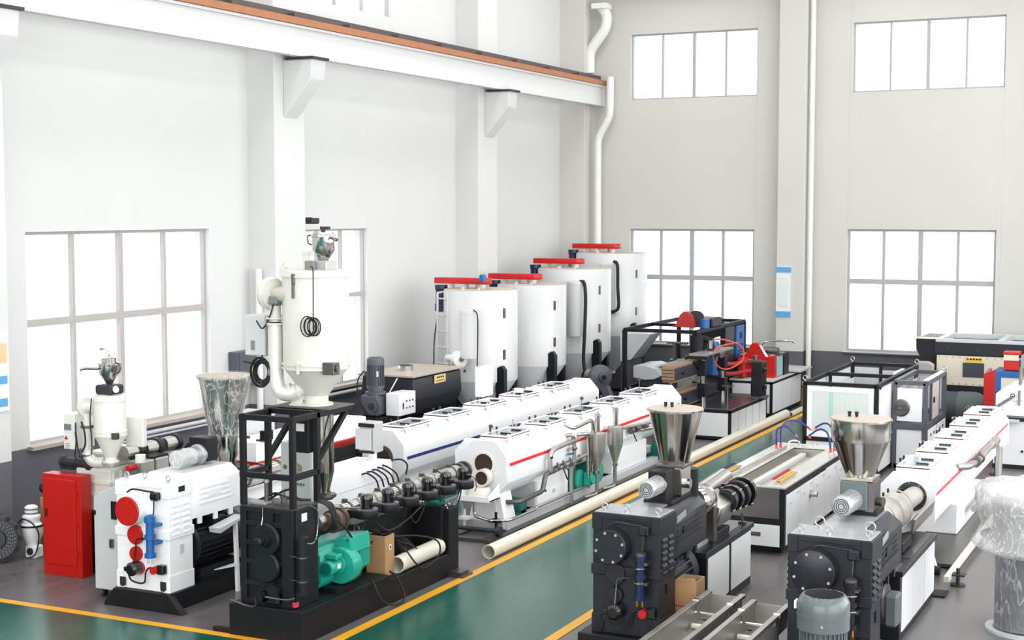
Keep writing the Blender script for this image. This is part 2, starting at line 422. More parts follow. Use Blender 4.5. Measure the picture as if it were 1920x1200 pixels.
# down pipes
PW = mat('pipe_white', (226, 226, 222), .45)
single('down_pipe', MB().elbow([(-13.13, 31.9, 8.95), (-12.98, 31.9, 8.75), (-13.02, 31.9, 8.45), (-13.42, 31.9, 7.95), (-13.42, 31.9, 7.45)], .12, 14, .15).box(-13.3, -12.95, 31.7, 32.1, 8.9, 9.02), PW,
       'thick white S-bend down pipe above the crane beam in the far corner', 'pipe', (-13.3, 31.9, 7.45))
single('down_pipe', MB().elbow([(-12.92, 31.95, 7.35), (-12.92, 31.95, 6.45), (-13.22, 31.95, 5.95), (-13.22, 31.95, 0.0)], .085, 14, .15), PW,
       'slim white S-bend down pipe below the crane beam end', 'pipe', (-13.22, 31.95, 0))
single('down_pipe', MB().cyl((-8.22, 32.1, 0), (-8.22, 32.1, 10.5), .06, n=12), PW, 'straight white down pipe beside the far wall column', 'pipe', (-8.22, 32.1, 0))
t = thing('wall_notice', 'white notice with blue bars on the far wall column', 'notice', (-8.76, 31.94, 1.92))
build('board', MB().box(-8.92, -8.60, 31.92, 31.95, 1.92, 3.02), PAPER, t)
for z in (1.92, 2.9):
    build('bar', MB().box(-8.93, -8.59, 31.91, 31.92, z, z + .12), mat('sky_blue_print', (86, 158, 208), .5), t)
build('print', MB().box(-8.86, -8.66, 31.912, 31.92, 2.15, 2.8), mat('pale_print', (214, 220, 220), .6), t)
t = thing('wall_poster', 'small coloured poster on the wall column at the left picture edge', 'poster', (-13.56, 13.3, 1.7))
build('board', MB().box(-13.57, -13.55, 12.95, 13.66, 1.80, 2.75), PAPER, t)
build('orange_field', MB().box(-13.55, -13.546, 13.0, 13.63, 2.40, 2.65), mat('peach_print', (236, 190, 150), .6), t)
for z in (1.86, 2.14): build('blue_field', MB().box(-13.55, -13.546, 13.0, 13.63, z, z + .1), mat('sky_blue_print', (86, 158, 208), .5), t)
t = thing('wall_lamp', 'small dark bracket lamp high on the left wall behind the big dryer', 'lamp', (-14.05, 20.9, 4.1))
build('bracket', MB().box(-14.09, -13.85, 20.88, 20.92, 4.13, 4.16), IRON, t)
build('head', MB().box(-13.95, -13.75, 20.78, 21.0, 4.05, 4.15, .02), IRON, t)
# electric box and conduits on the left wall column
t = thing('switch_box', 'slate grey switch box on the left wall behind the big dryer', 'box', (-14.0, 19.15, 1.48))
build('body', MB().box(-14.09, -13.90, 18.86, 19.40, 1.50, 2.05, .008), SLATE, t)
build('door', MB().box(-13.90, -13.885, 18.88, 19.38, 1.52, 2.03, .005), SLATE, t)
build('warning_sign', MB().prism([(19.16, 1.72), (19.28, 1.72), (19.22, 1.82)], 'x', -13.885, -13.88), YELLOW, t)
build('flash', MB().prism([(19.21, 1.735), (19.23, 1.735), (19.225, 1.795)], 'x', -13.88, -13.877), BLACK, t)
single('wall_conduit', MB().cyl((-13.86, 19.38, .0), (-13.86, 19.38, 3.35), .055, n=12), PW, 'off white conduit pipe running up behind the big dryer', 'pipe', (-13.86, 19.38, 0))
# wall trunking pipes under the sill
single('wall_trunking', MB().tube([(-13.98, 16.2, 1.06), (-13.98, 19.3, 1.06)], .03, 8, smooth=False).tube([(-13.98, 16.2, 1.0), (-13.98, 19.3, 1.0)], .018, 8, smooth=False), LGREY,
       'pair of thin grey pipes running under the left window sill', 'pipe', (-13.98, 14.2, 1.0))
single('wall_trunking', MB().tube([(-13.98, 20.4, 1.06), (-13.98, 26.4, 1.06)], .03, 8, smooth=False), LGREY,
       'thin grey pipe under the sill behind the big dryer stand', 'pipe', (-13.98, 20.4, 1.0))
# ------------------------------------------------------------------ shared machine pieces
def eye_bolt(p, par, m=ALU, r=.027):
    x, y, z = p; mb = MB(); mb.cyl((x, y, z), (x, y, z + .02), .018, n=10)
    pts = [(x + r * math.sin(a), y, z + .02 + r - r * math.cos(a)) for a in [2 * PI * i / 14 for i in range(15)]]
    mb.tube(pts, .008, 6, smooth=False)
    build('eye_bolt', mb, m, par)

def cable(par, pts, r=.009, m=RUBBER, name='cable'):
    return build(name, MB().tube(pts, r, 7, 6), m, par)

def ribbed_motor(par, p0, p1, r, m, fins=18, cap=ALU, name='drive_motor', box=None):
    """finned electric motor: fan cowl at p0, flange at p1"""
    p0 = Vector(p0); p1 = Vector(p1); d = (p1 - p0); L = d.length; mb = MB()
    mb.lathe(p0, d, [(r * .86, L * .22), (r * .86, L * .93), (r * 1.02, L * .93), (r * 1.02, L)], 28)
    dn, a, b = mb._frame(d)
    for i in range(fins):
        t = 2 * PI * i / fins; u = a * math.cos(t) + b * math.sin(t)
        q0 = p0 + dn * (L * .24) + u * (r * .91); q1 = p0 + dn * (L * .9) + u * (r * .91)
        v = dn.cross(u); V = []
        for q in (q0, q1):
            for s1, s2 in ((-1, -1), (1, -1), (1, 1), (-1, 1)):
                V.append(mb.bm.verts.new(q + u * (s1 * r * .085) + v * (s2 * r * .035)))
        for f in ((0, 1, 2, 3), (4, 5, 6, 7), (0, 1, 5, 4), (1, 2, 6, 5), (2, 3, 7, 6), (3, 0, 4, 7)): mb.bm.faces.new([V[k] for k in f])
    bmesh.ops.recalc_face_normals(mb.bm, faces=mb.bm.faces[:])
    o = build(name, mb, m, par)
    build('fan_cowl', MB().lathe(p0, d, [(r * .82, 0), (r * .97, L * .04), (r, L * .08), (r, L * .24)], 28), m, o)
    g = MB()
    for rr in (.25, .45, .65): g.ring(p0 - dn * .004, p0, r * (rr + .07), r * rr, 24)
    build('fan_grille', g, RUBBER if cap is ALU else cap, o)
    if box:
        c = p0 + dn * L * .55 + Vector(box) * (r * 1.02)
        build('terminal_box', MB().box(c.x - r * .32, c.x + r * .32, c.y - r * .38, c.y + r * .38, c.z - r * .28, c.z + r * .28, .01), m, o)
    return o

def gearbox(par, cx, y, m, disc, top=1.385, w=.71, dep=.40, z0=.2, base=SOOT, shell=None, cylm=BLUE, topm=None, knob=RED, disc_r=.158, disc_x=-.10, barrel_m=None):
    """extruder gearbox seen from its end: cx = centre, y = front face; parts go under par"""
    x0, x1 = cx - w / 2, cx + w / 2; yb = y + dep
    mb = MB().box(x0, x1, y, yb, z0, top - .01, .006)
    for a, b in ((x0 - .008, x0 + .09), (x1 - .09, x1 + .008)):          # corner plates top and foot
        mb.box(a, b, y - .012, yb + .008, top - .17, top - .012, .004); mb.box(a, b, y - .012, yb + .01, z0, z0 + .19, .004)
    mb.box(x0 + .09, x1 - .09, y - .012, y, top - .06, top - .012, .003)
    mb.box(x0 - .014, x1 + .014, y - .02, yb + .014, .775, .875, .006)     # split flange
    mb.box(x0 + .05, x0 + .2, y - .006, y, .68, .77, .003); mb.box(x0 + .02, x1 - .02, y - .008, y, z0 + .19, z0 + .2)
    g = build('gearbox', mb, m, par)
    build('top_cover', MB().box(x0 + .01, x1 - .01, y + .01, yb, top - .012, top, .004), topm or m, g)
    for yy in (y + .05, y + .22):
        for k in range(6):
            z = top - .27 - k * .062
            build('cooling_rib', MB().prism([(x1, z), (x1 + .020, z + .010), (x1 + .020, z + .026), (x1, z + .046)], 'y', yy, yy + .125), m, g)
            if yy < y + .1: build('cooling_rib', MB().prism([(x0, z), (x0 - .022, z + .012), (x0 - .022, z + .03), (x0, z + .046)], 'y', yy, yy + .125), m, g)
    for a in (x0 + .04, x1 - .12):
        build('foot_pocket', MB().box(a, a + .08, y - .015, y - .012, z0 + .03, z0 + .12).box(a + .02, a + .06, y - .03, y - .012, z0 + .02, z0 + .05), IRON if m is WHITE else BLACK, g)
    build('side_slot', MB().box(x1 + .001, x1 + .012, y + .17, y + .235, .60, .70, .003), LGREY if m is WHITE else BLACK, g)
    # cover discs on the end
    dx = cx + disc_x
    c = build('bearing_hub', MB().cyl((dx, y, 1.075), (dx, y - .12, 1.075), disc_r * 1.05, disc_r * .98, 40), m, par)
    d = build('cover_disc', MB().lathe((dx, y - .12, 1.075), (0, -1, 0), [(disc_r, 0), (disc_r, .014), (disc_r * .95, .02)], 40), disc, par)
    for k in range(8):
        a = 2 * PI * k / 8 + .3
        build('bolt', MB().cyl((dx + disc_r * .84 * math.cos(a), y - .138, 1.075 + disc_r * .84 * math.sin(a)), (dx + disc_r * .84 * math.cos(a), y - .152, 1.075 + disc_r * .84 * math.sin(a)), .014, n=6), disc if m is WHITE else ALU, d)
    for ox, z, r in ((.02, .80, .104), (.02, .595, .078), (.055, .44, .07)):
        build('cover_disc', MB().lathe((dx + ox, y, z), (0, -1, 0), [(r, 0), (r, .035), (r * .94, .042)], 32), disc, par)
    # oil pump, pipes
    pm = build('oil_pump', MB().lathe((dx + .05, y - .04, .45), (0, -1, 0), [(.075, 0), (.075, .10), (.05, .13)], 20).box(dx - .06, dx + .05, y - .14, y - .06, .42, .47, .01), PLASTIC, par)
    cable(par, [(dx - .01, y - .12, .42), (dx + .02, y - .10, .32), (dx + .16, y - .07, .30), (dx + .19, y - .07, .42), (dx + .24, y - .06, .47), (dx + .34, y - .05, .455)], .010, RUBBER, 'oil_hose')
    build('filter_knob', MB().cyl((x1 - .14, y - .11, .455), (x1 - .14, y - .02, .455), .042, n=16), knob, par)
    build('filter_block', MB().box(x1 - .12, x1 - .03, y - .08, y - .0, .41, .51, .01), PLASTIC, par)
    cable(par, [(dx + .04, y - .09, .52), (dx + .04, y - .05, .66), (dx + .05, y - .04, .75), (dx + .16, y - .045, .775), (x1 - .23, y - .06, .785)], .009, RUBBER if m is WHITE else STEELDK, 'oil_pipe')
    # sensor with cable
    build('sensor', MB().box(x1 - .20, x1 - .10, y - .07, y, 1.20, 1.29, .012).cyl((x1 - .15, y - .09, 1.245), (x1 - .15, y - .07, 1.245), .03, n=14), PLASTIC if m is WHITE else m, par)
    cable(par, [(dx - .02, y - .10, 1.275), (dx + .06, y - .10, 1.315), (dx + .2, y - .07, 1.30), (x1 - .15, y - .05, 1.29)], .010, RUBBER if m is WHITE else m)
    cable(par, [(x1 - .155, y - .05, 1.2), (x1 - .16, y - .05, 1.08), (x1 - .19, y - .045, .98)], .008, RUBBER if m is WHITE else STEELDK)
    # oil cooler
    ox, oy = x1 - .16, y - .115
    oc = build('oil_cooler', MB().cyl((ox, oy, .62), (ox, oy, 1.02), .045, n=20), cylm, par)
    for z in (.60, .80, .98): build('collar', MB().cyl((ox, oy, z), (ox, oy, z + .045), .062, n=20), cylm, oc)
    for z in (.76, .90):
        if m is not WHITE: build('steel_band', MB().ring((ox, oy, z), (ox, oy, z + .012), .065, .045, 20), STEEL, oc)
    build('end_cap', MB().lathe((ox, oy, 1.025), (0, 0, 1), [(.058, 0), (.058, .02), (.03, .035)], 20), cylm if m is WHITE else STEELDK, oc)
    for z in (.74, .93): build('bracket', MB().box(ox, ox + .075, oy - .01, y, z, z + .03), cylm if m is WHITE else STEELDK, oc)
    for dx2 in (-.028, .028): build('nozzle', MB().cyl((ox + dx2, oy, .53), (ox + dx2, oy, .60), .011, n=10), STEEL if m is WHITE else BRASS, oc)
    for p in ((x0 + .1, y + .06), (cx - .03, y + .09), (x1 - .04, y + .05)): eye_bolt((p[0], p[1], top), g)
    return g

def bearing_housing(par, cx, y0, y1, m, z0=.93, z1=1.41, w=.71, topm=None):
    x0, x1 = cx - w / 2, cx + w / 2
    h = build('bearing_housing', MB().prism([(x0, z0), (x1, z0), (x1, z1 - .10), (x1 - .13, z1), (x0 + .13, z1), (x0, z1 - .10)], 'y', y0, y1, .004), m, par)
    build('top_plate', MB().box(x0 + .15, x1 - .15, y0 + .05, y1 - .05, z1, z1 + .006), topm or LGREY, h)
    for k in range(4):
        build('side_rib', MB().box(x1, x1 + .012, y0 + .12, y1 - .25 + .03 * k, z1 - .16 - .055 * k - .012, z1 - .16 - .055 * k), m, h)
    build('side_handle', MB().box(x1, x1 + .014, y0 + .28, y0 + .5, z1 - .27, z1 - .2, .004), m, h)
    for k in range(3): build('web', MB().box(x1 - .02, x1 + .006, y0 + .1 + .28 * k, y0 + .16 + .28 * k, z0 - .07, z0), m, h)
    return h

def hopper_cone(par, c, prof, m=STEEL, name='hopper', lid=DUSTTOP, handle=True):
    """c = bottom centre; prof = (r, h) pairs, last is the rim"""
    h = build(name, MB().lathe(c, (0, 0, 1), prof, 40, True), m, par, angle=50)
    r, z = prof[-1]
    build('rim', MB().ring((c[0], c[1], c[2] + z - .012), (c[0], c[1], c[2] + z + .006), r + .012, r - .01, 40), m, h)
    build('lid', MB().cyl((c[0], c[1], c[2] + z + .004), (c[0], c[1], c[2] + z + .014), r + .004, n=40), lid, h)
    if handle:
        x, y, zz = c[0] - r * .72 * .6, c[1] - r * .2, c[2] + z + .014
        for k in (0, .07): build('knob', MB().cyl((x + k, y + .1, zz), (x + k, y + .1, zz + .05), .014, .02, 10), PLASTIC, h)
    return h

# ------------------------------------------------------------------ white extruder with red discs (second from the left)
t = thing('extruder', 'white extruder with red round end covers on a black splayed base', 'machine', (-10.38, 12.34, 0))
build('base_frame', MB().prism([(-10.88, 0), (-9.80, 0), (-9.86, .05), (-10.0, .2), (-10.74, .2), (-10.86, .05)], 'y', 12.27, 12.36, .004)
      .box(-10.76, -10.0, 12.33, 13.7, .14, .2).box(-10.05, -9.98, 12.33, 15.3, 0, .2).box(-10.76, -10.70, 12.33, 15.3, 0, .2).box(-10.76, -9.98, 15.2, 15.3, 0, .2), SOOT, t)
gearbox(t, -10.38, 12.34, WHITE, RED)
bearing_housing(t, -10.38, 12.74, 13.62, WHITE)
build('nameplate', MB().box(-10.023, -10.012, 12.50, 12.60, 1.27, 1.33), BLACK, t)
ribbed_motor(t, (-10.28, 13.75, .60), (-10.28, 12.80, .60), .27, BLACK, 26, box=(.6, 0, .75))
build('motor_foot', MB().box(-10.5, -10.05, 12.9, 13.6, .2, .34), BLACK, t)
build('feeder_gearbox', MB().box(-10.52, -10.26, 13.32, 13.52, 1.45, 1.72, .01), BLACK, t)
build('film_wrapped_motor', MB().lathe((-10.38, 12.93, 1.53), (0, 1, 0), [(.07, 0), (.085, .02), (.085, .22), (.10, .24), (.10, .34), (.12, .36), (.12, .40)], 24), ALU, t)
build('film', MB().lathe((-10.38, 12.90, 1.53), (0, 1, 0), [(.05, 0), (.10, .02), (.095, .1), (.104, .2), (.098, .32)], 24), FILM2, t)
build('screw_throat', MB().lathe((-10.38, 13.86, 1.30), (0, 0, 1), [(.10, 0), (.10, .10), (.12, .14), (.12, .38), (.15, .39), (.15, .41)], 28), STEEL, t)
build('throat_funnel', MB().lathe((-10.38, 13.98, 1.02), (0, 0, 1), [(.07, 0), (.09, .12), (.18, .26), (.18, .28)], 24), IRON, t)
h = hopper_cone(t, (-10.38, 13.80, 1.71), [(.165, 0), (.31, .66)], STEEL, handle=False)
build('film_wrap', MB().lathe((-10.38, 13.80, 1.66), (0, 0, 1), [(.15, 0), (.19, .03), (.178, .08), (.215, .2), (.235, .3), (.27, .42), (.285, .5), (.325, .70), (.318, .74), (.2, .75), (.0, .75)], 40, False), FILM, h)
build('barrel', MB().cyl((-10.38, 13.6, 1.12), (-10.38, 15.2, 1.12), .085, n=24), BRUSH, t)
for k in range(4): build('heater_band', MB().cyl((-10.38, 13.85 + .33 * k, 1.12), (-10.38, 14.1 + .33 * k, 1.12), .115, n=24), BRUSH if k % 2 else STEEL, t)
build('barrel_coupling', MB().box(-10.55, -10.2, 13.62, 13.72, 1.0, 1.25, .01), SOOT, t)
build('barrel_cover', MB().box(-10.56, -10.0, 14.0, 16.98, .2, .935, .01), WHITE, t)
build('cover_seam', MB().box(-10.001, -9.995, 14.2, 17.0, .70, .708), LGREY, t)
build('cable_arm', MB().box(-10.24, -10.16, 16.75, 16.85, .93, 1.06, .005).box(-10.28, -10.12, 16.70, 16.88, .93, .95), WHITE, t)
cb = build('control_box', MB().box(-10.34, -10.1, 16.68, 16.92, 1.05, 1.46, .012), SILVERPAINT, t, 'silver control box with black end strips')
build('end_strip', MB().box(-10.34, -10.1, 16.665, 16.682, 1.40, 1.45).box(-10.34, -10.1, 16.665, 16.682, 1.05, 1.08), BLACK, cb)
build('panel', MB().box(-10.37, -10.13, 16.64, 16.66, 1.10, 1.38, .004), LGREY, cb)
for k in range(5):
    y = 16.2 + .13 * k
    cable(t, [(-10.0, y, .86 + .01 * k), (-9.93, y + .03, .87), (-9.86, y + .12, .78), (-9.84, y + .16, .66)], .012)
cable(t, [(-10.0, 16.95, .93), (-9.9, 17.05, .93), (-9.85, 17.12, .85), (-9.86, 17.1, .72)], .012)
# light grey side cabinet on castors
t = thing('side_cabinet', 'light grey upright cabinet on castors left of the white extruder', 'cabinet', (-11.0, 12.46, 0))
build('body', MB().prism([(-11.17, .10), (-10.77, .10), (-10.77, 1.31), (-10.98, 1.22), (-11.17, 1.13)], 'y', 12.47, 12.92, .006), LGREY, t)
build('window', MB().box(-10.92, -10.77, 12.46, 12.475, .90, 1.10), BLACK, t)
build('latch', MB().box(-10.94, -10.89, 12.44, 12.47, .58, .68, .006), STEELDK, t)
build('latch', MB().box(-11.16, -11.14, 12.455, 12.47, .93, .98), BLACK, t)
for x in (-11.1, -10.85):
    for y in (12.54, 12.84):
        build('castor', MB().cyl((x - .015, y, .045), (x + .015, y, .045), .045, n=16).box(x - .02, x + .02, y - .01, y + .03, .045, .10), STEELDK, t)
# folded sheet metal lamp arm beside the motor
t = thing('shield_stand', 'white angled metal shield on a slim white leg before the black motor', 'stand', (-9.9, 13.3, 0))
build('shield', MB().prism([(12.97, .80), (13.45, .86), (13.45, .84), (12.99, .74)], 'x', -9.99, -9.84, .002), LGREY, t)
build('leg', MB().bar((-9.90, 13.37, 0), (-9.92, 13.36, .84), .04), WHITE, t)
build('foot_plate', MB().prism([(-9.98, 13.05), (-9.88, 13.3), (-9.97, 13.4)], 'z', .30, .31), WHITE, t)

# ------------------------------------------------------------------ left-most extruder with small dryer
t = thing('extruder', 'left-most white extruder behind the tall red cabinet', 'machine', (-11.85, 13.4, 0))
build('base_frame', MB().box(-12.2, -11.62, 13.3, 15.0, 0, .74, .01), BLACK, t)
g = build('gearbox', MB().box(-12.18, -11.66, 13.30, 13.85, .74, 1.25, .02).box(-12.2, -11.64, 13.28, 13.87, .93, .97).box(-12.2, -11.64, 13.28, 13.87, 1.08, 1.11), WHITE2, t)
for k in range(4): build('rib', MB().box(-11.66, -11.63, 13.34 + .13 * k, 13.37 + .13 * k, .76, 1.22), WHITE2, g)
build('flange', MB().lathe((-11.55, 13.72, 1.06), (0, 1, 0), [(.2, 0), (.2, .05), (.15, .06)], 32), WHITE2, t)
build('feed_throat', MB().lathe((-11.5, 13.8, 1.06), (0, 1, 0), [(.13, 0), (.10, .05), (.10, .2)], 24).prism([(-11.68, 1.38), (-11.32, 1.38), (-11.4, 1.22), (-11.6, 1.22)], 'y', 13.65, 13.95), SOOT, t)
build('oil_tank', MB().lathe((-12.42, 13.34, 1.30), (1, 0, -.02), [(.06, 0), (.075, .01), (.075, .05), (.055, .06), (.055, .22), (.06, .22), (.06, .25), (.055, .25), (.055, .4), (.078, .41), (.078, .46), (.06, .47)], 24), IRON, t, 'dark cylindrical oil cooler lying on top')
build('oil_tank_saddle', MB().box(-12.45, -12.25, 13.33, 13.39, 1.2, 1.33), IRON, t)
build('motor_cover', MB().box(-12.15, -11.75, 13.45, 14.1, 1.25, 1.42, .02), WHITE2, t)
cable(t, [(-12.0, 13.32, 1.24), (-12.0, 13.3, 1.36), (-12.05, 13.3, 1.38), (-12.12, 13.3, 1.38)], .01)
build('plug', MB().cyl((-12.12, 13.33, 1.25), (-12.12, 13.33, 1.33), .025, .03, n=12), PLASTIC, t)
build('barrel', MB().cyl((-11.4, 13.4, 1.28), (-11.4, 15.1, 1.28), .07, n=20), BRUSH, t)
for k in range(4):
    y = 13.42 + .26 * k
    build('heater_cover', MB().box(-11.5, -11.28, y, y + .235, 1.20, 1.36, .015), TANKSTEEL, t)
for k in range(3):
    y = 13.55 + .36 * k
    b = build('barrel_fan', MB().cyl((-11.60, y - .08, 1.43), (-11.60, y + .12, 1.43), .085, n=20), BRUSH, t)
    build('fan_hoop', MB().cyl((-11.60, y + .12, 1.43), (-11.60, y + .19, 1.43), .10, n=20), BLACK, b)
build('end_flange', MB().lathe((-11.4, 14.5, 1.30), (0, 1, 0), [(.13, 0), (.13, .04), (.10, .04), (.10, .1), (.14, .1), (.14, .14)], 24), STEELDK, t)
build('die_wrap', MB().cyl((-11.24, 13.12, 1.33), (-11.24, 13.26, 1.33), .035, n=14), RED, t, 'small red wrapped fitting')

def dryer(px, py, z0, r, hcyl, hcone, name, label, m, big):
    """hopper dryer: neck flange at z0, cone, cylinder, lid, blower with hose, control box, vacuum loader"""
    t = thing(name, label, 'dryer', (px, py, z0))
    nr = .36 * r
    zc = z0 + .10 * (hcone + .2) + .05
    zc = z0 + (.1 if big else .06)
    zb = zc + hcone; zt = zb + hcyl
    build('neck', MB().lathe((px, py, z0), (0, 0, 1), [(nr * 1.4, 0), (nr * 1.4, .02), (nr, .02), (nr, zc - z0)], 28), m, t)
    build('cone', MB().lathe((px, py, zc), (0, 0, 1), [(nr, 0), (r, hcone)], 40), m, t)
    build('cylinder', MB().lathe((px, py, zb), (0, 0, 1), [(r, 0), (r, hcyl), (r * .97, hcyl + .02), (0.01, hcyl + .045)], 48), m, t, angle=50)
    for z in (zb - .012, zb + .03, zt - .05): build('clamp_ring', MB().ring((px, py, z), (px, py, z + .02), r * 1.04, r * .95, 40), m, t)
    sx = px + r * .9
    build('sight_port', MB().box(px + r * .72, px + r * 1.12, py - r * .78, py - r * .45, zb - .08 * r - .02, zb + .22 * r, .005).cyl((px + r * 1.12, py - r * .62, zb + .06 * r), (px + r * 1.17, py - r * .62, zb + .06 * r), .1 * r, n=14), STEELDK, t)
    return t, zc, zb, zt

# small dryer
t, zc, zb, zt = dryer(-11.55, 13.2, 1.37, .185, .44, .27, 'hopper_dryer', 'small off white hopper dryer with blower on the left-most extruder', WHITE2, False)
px, py = -11.55, 13.2
build('loader_base', MB().box(px - .12, px + .12, py - .12, py + .12, zt + .03, zt + .14, .02), IRON, t)
L = build('vacuum_loader', MB().lathe((px, py, zt + .14), (0, 0, 1), [(.03, 0), (.115, .13), (.12, .22), (.13, .23), (.13, .25), (.085, .26), (.085, .31), (.02, .32)], 28), STEEL, t)
build('outlet_tube', MB().tube([(px, py, zt + .45), (px, py, zt + .5), (px - .05, py - .02, zt + .55), (px - .1, py - .03, zt + .55)], .016, 8), STEEL, L)
build('inlet_tube', MB().tube([(px - .05, py - .12, zt + .33), (px - .2, py - .16, zt + .33), (px - .27, py - .18, zt + .31)], .016, 8), STEEL, L)
build('handle', MB().tube([(px + .12, py - .03, zt + .4), (px + .19, py - .03, zt + .38), (px + .18, py - .03, zt + .3), (px + .11, py - .03, zt + .27)], .009, 6), STEELDK, L)
build('air_outlet', MB().cyl((px + .13, py - .05, zt + .1), (px + .2, py - .12, zt + .1), .035, n=14), WHITE2, t)
b = build('blower', MB().lathe((px - .36, py - .02, 2.0), (1, -.3, 0), [(.10, 0), (.115, .015), (.115, .055), (.07, .06), (.07, .08), (.055, .085), (.055, .2)], 30), WHITE2, t)
build('blower_outlet', MB().cyl((px - .3, py - .05, 1.78), (px - .3, py - .05, 1.93), .04, n=16), WHITE2, b)
hs = build('air_hose', MB().tube([(px - .3, py - .05, 1.80), (px - .3, py - .05, 1.62), (px - .3, py - .05, 1.45), (px - .22, py - .04, 1.36), (px - .08, py - .02, 1.36)], .062, 14, 8), HOSE, t)
build('hose_clamp', MB().ring((px - .3, py - .05, 1.76), (px - .3, py - .05, 1.79), .075, .05, 18).ring((px - .3, py - .05, 1.43), (px - .3, py - .05, 1.45), .068, .05, 18), STEELDK, hs)
cbx = build('control_box', MB().box(-12.15, -11.98, 13.08, 13.42, 1.50, 1.92, .008), WHITE2, t)
build('display', MB().box(-12.13, -12.03, 13.07, 13.08, 1.73, 1.80), mat('grey_display', (110, 120, 124), .3), cbx)
build('warning_mark', MB().prism([(-12.13, 1.62), (-12.08, 1.62), (-12.105, 1.66)], 'y', 13.07, 13.08), RED, cbx)
for k in range(4): build('printed_line', MB().box(-12.12, -12.06 + .01 * (k % 2), 13.075, 13.08, 1.57 - .022 * k, 1.575 - .022 * k), IRON, cbx)
build('pipe_stub', MB().cyl((-11.2, 13.3, 1.38), (-11.2, 13.3, 1.47), .06, n=18), WHITE2, t)
cable(t, [(-11.98, 13.1, 1.82), (-11.93, 13.05, 1.7), (-11.9, 13.05, 1.5), (-11.84, 13.05, 1.38), (-11.95, 13.05, 1.42), (-11.93, 13.05, 1.6), (-11.95, 13.06, 1.72)], .009)
cable(t, [(-11.82, 13.02, 1.85), (-11.76, 13.0, 1.75), (-11.75, 13.0, 1.6), (-11.8, 13.0, 1.5)], .011)
cable(t, [(-11.66, 13.02, zt), (-11.67, 13.0, 1.9), (-11.65, 13.0, 1.6), (-11.66, 13.0, 1.48)], .007)
build('rear_box', MB().box(-11.52, -11.26, 13.42, 13.50, 1.53, 1.88, .01), WHITE2, t)
build('support_post', MB().cyl((-12.0, 13.75, 1.2), (-12.0, 13.75, 2.3), .03, n=10), LGREY, t)

# red cabinet
t = thing('red_cabinet', 'tall red metal cabinet with a small black latch by the left wall', 'cabinet', (-12.16, 13.03, 0))
build('body', MB().box(-12.455, -11.872, 13.04, 13.22, 0, 1.2, .004), RED, t)
dd = build('door', MB().box(-12.41, -11.95, 13.025, 13.042, .13, 1.15, .006), RED, t)
build('latch', MB().box(-12.40, -12.37, 13.015, 13.027, .69, .79, .004), BLACK, dd)
for z in (.25, .6, .95): build('hinge', MB().cyl((-11.935, 13.03, z), (-11.935, 13.03, z + .05), .008, n=8), RED, dd)
build('back_panel', MB().box(-12.50, -12.455, 13.1, 13.3, 0, 1.16), mat('pale_green_panel', (190, 205, 198), .5), t)
# dark blue bag, white vacuum, ribbed round die plate
single('cloth_bag', MB().sphere((-13.18, 14.1, .80), .16, .7, 14).sphere((-13.32, 14.05, .78), .12, .7, 12), mat('dark_navy_cloth', (22, 28, 48), .8, var=.2), 'dark navy cloth bag behind the red cabinet', 'bag', (-13.2, 14.1, .7))
single('carton', MB().box(-13.35, -12.95, 13.92, 14.25, 0, .68, .01), CARD, 'brown carton under the navy bag behind the red cabinet', 'box', (-13.15, 14.1, 0))
t = thing('dust_collector', 'small white dust collector drum standing left of the red cabinet', 'vacuum', (-13.18, 13.6, 0))
x, y = -13.18, 13.6
build('drum', MB().lathe((x, y, .08), (0, 0, 1), [(.05, 0), (.07, .08), (.135, .20), (.14, .32), (.13, .33), (.10, .36), (.10, .42)], 28), WHITE, t)
build('lid', MB().lathe((x, y, .49), (0, 0, 1), [(.11, 0), (.11, .03), (.08, .05), (.08, .14), (.05, .16)], 24), WHITE, t)
build('rim', MB().ring((x, y, .39), (x, y, .41), .15, .12, 28), BLACK, t)
build('body_foot', MB().box(x - .05, x + .13, y - .08, y + .07, 0, .16, .02), WHITE, t)
build('motor_fan', MB().cyl((x + .05, y - .10, .09), (x + .05, y - .08, .09), .045, n=16), IRON, t)
cable(t, [(x - .12, y - .1, .43), (x, y - .14, .50), (x + .12, y - .1, .44), (x + .16, y - .05, .3), (x + .15, y - .1, .08), (x + .08, y - .17, .02)], .009)
for z in (.55, .60): build('strap', MB().ring((x, y, z), (x, y, z + .01), .085, .075, 20), BLACK, t)
t = thing('die_plate', 'round dark iron die plate with a ring of holes leaning at the left edge', 'machine part', (-13.2, 13.25, 0))
c = Vector((-13.30, 13.13, .30)); n = Vector((.62, -.78, .06)).normalized()
fr = MB()._frame(n)
build('disc', MB().lathe(c - n * .12, n, [(.30, 0), (.30, .08), (.25, .09), (.25, .12), (.12, .12), (.11, .15), (.05, .155)], 36), IRON, t)
lug = MB(); holes = MB()
for k in range(12):
    a = 2 * PI * k / 12; u = fr[1] * math.cos(a) + fr[2] * math.sin(a)
    build('bolt_hole', MB().cyl(c + u * .275 - n * .04, c + u * .275 - n * .028, .028, n=10), SOOT, t)
for rr, nn in ((.145, 20), (.17, 24), (.195, 28), (.22, 32)):
    for k in range(nn):
        a = 2 * PI * k / nn + rr * 9; u = fr[1] * math.cos(a) + fr[2] * math.sin(a)
        holes.cyl(c + u * rr, c + u * rr + n * .003, .0095, n=6)
o = build('hole_pattern', holes, mat('pale_hole', (112, 114, 114), .6), t); o['kind'] = 'stuff'
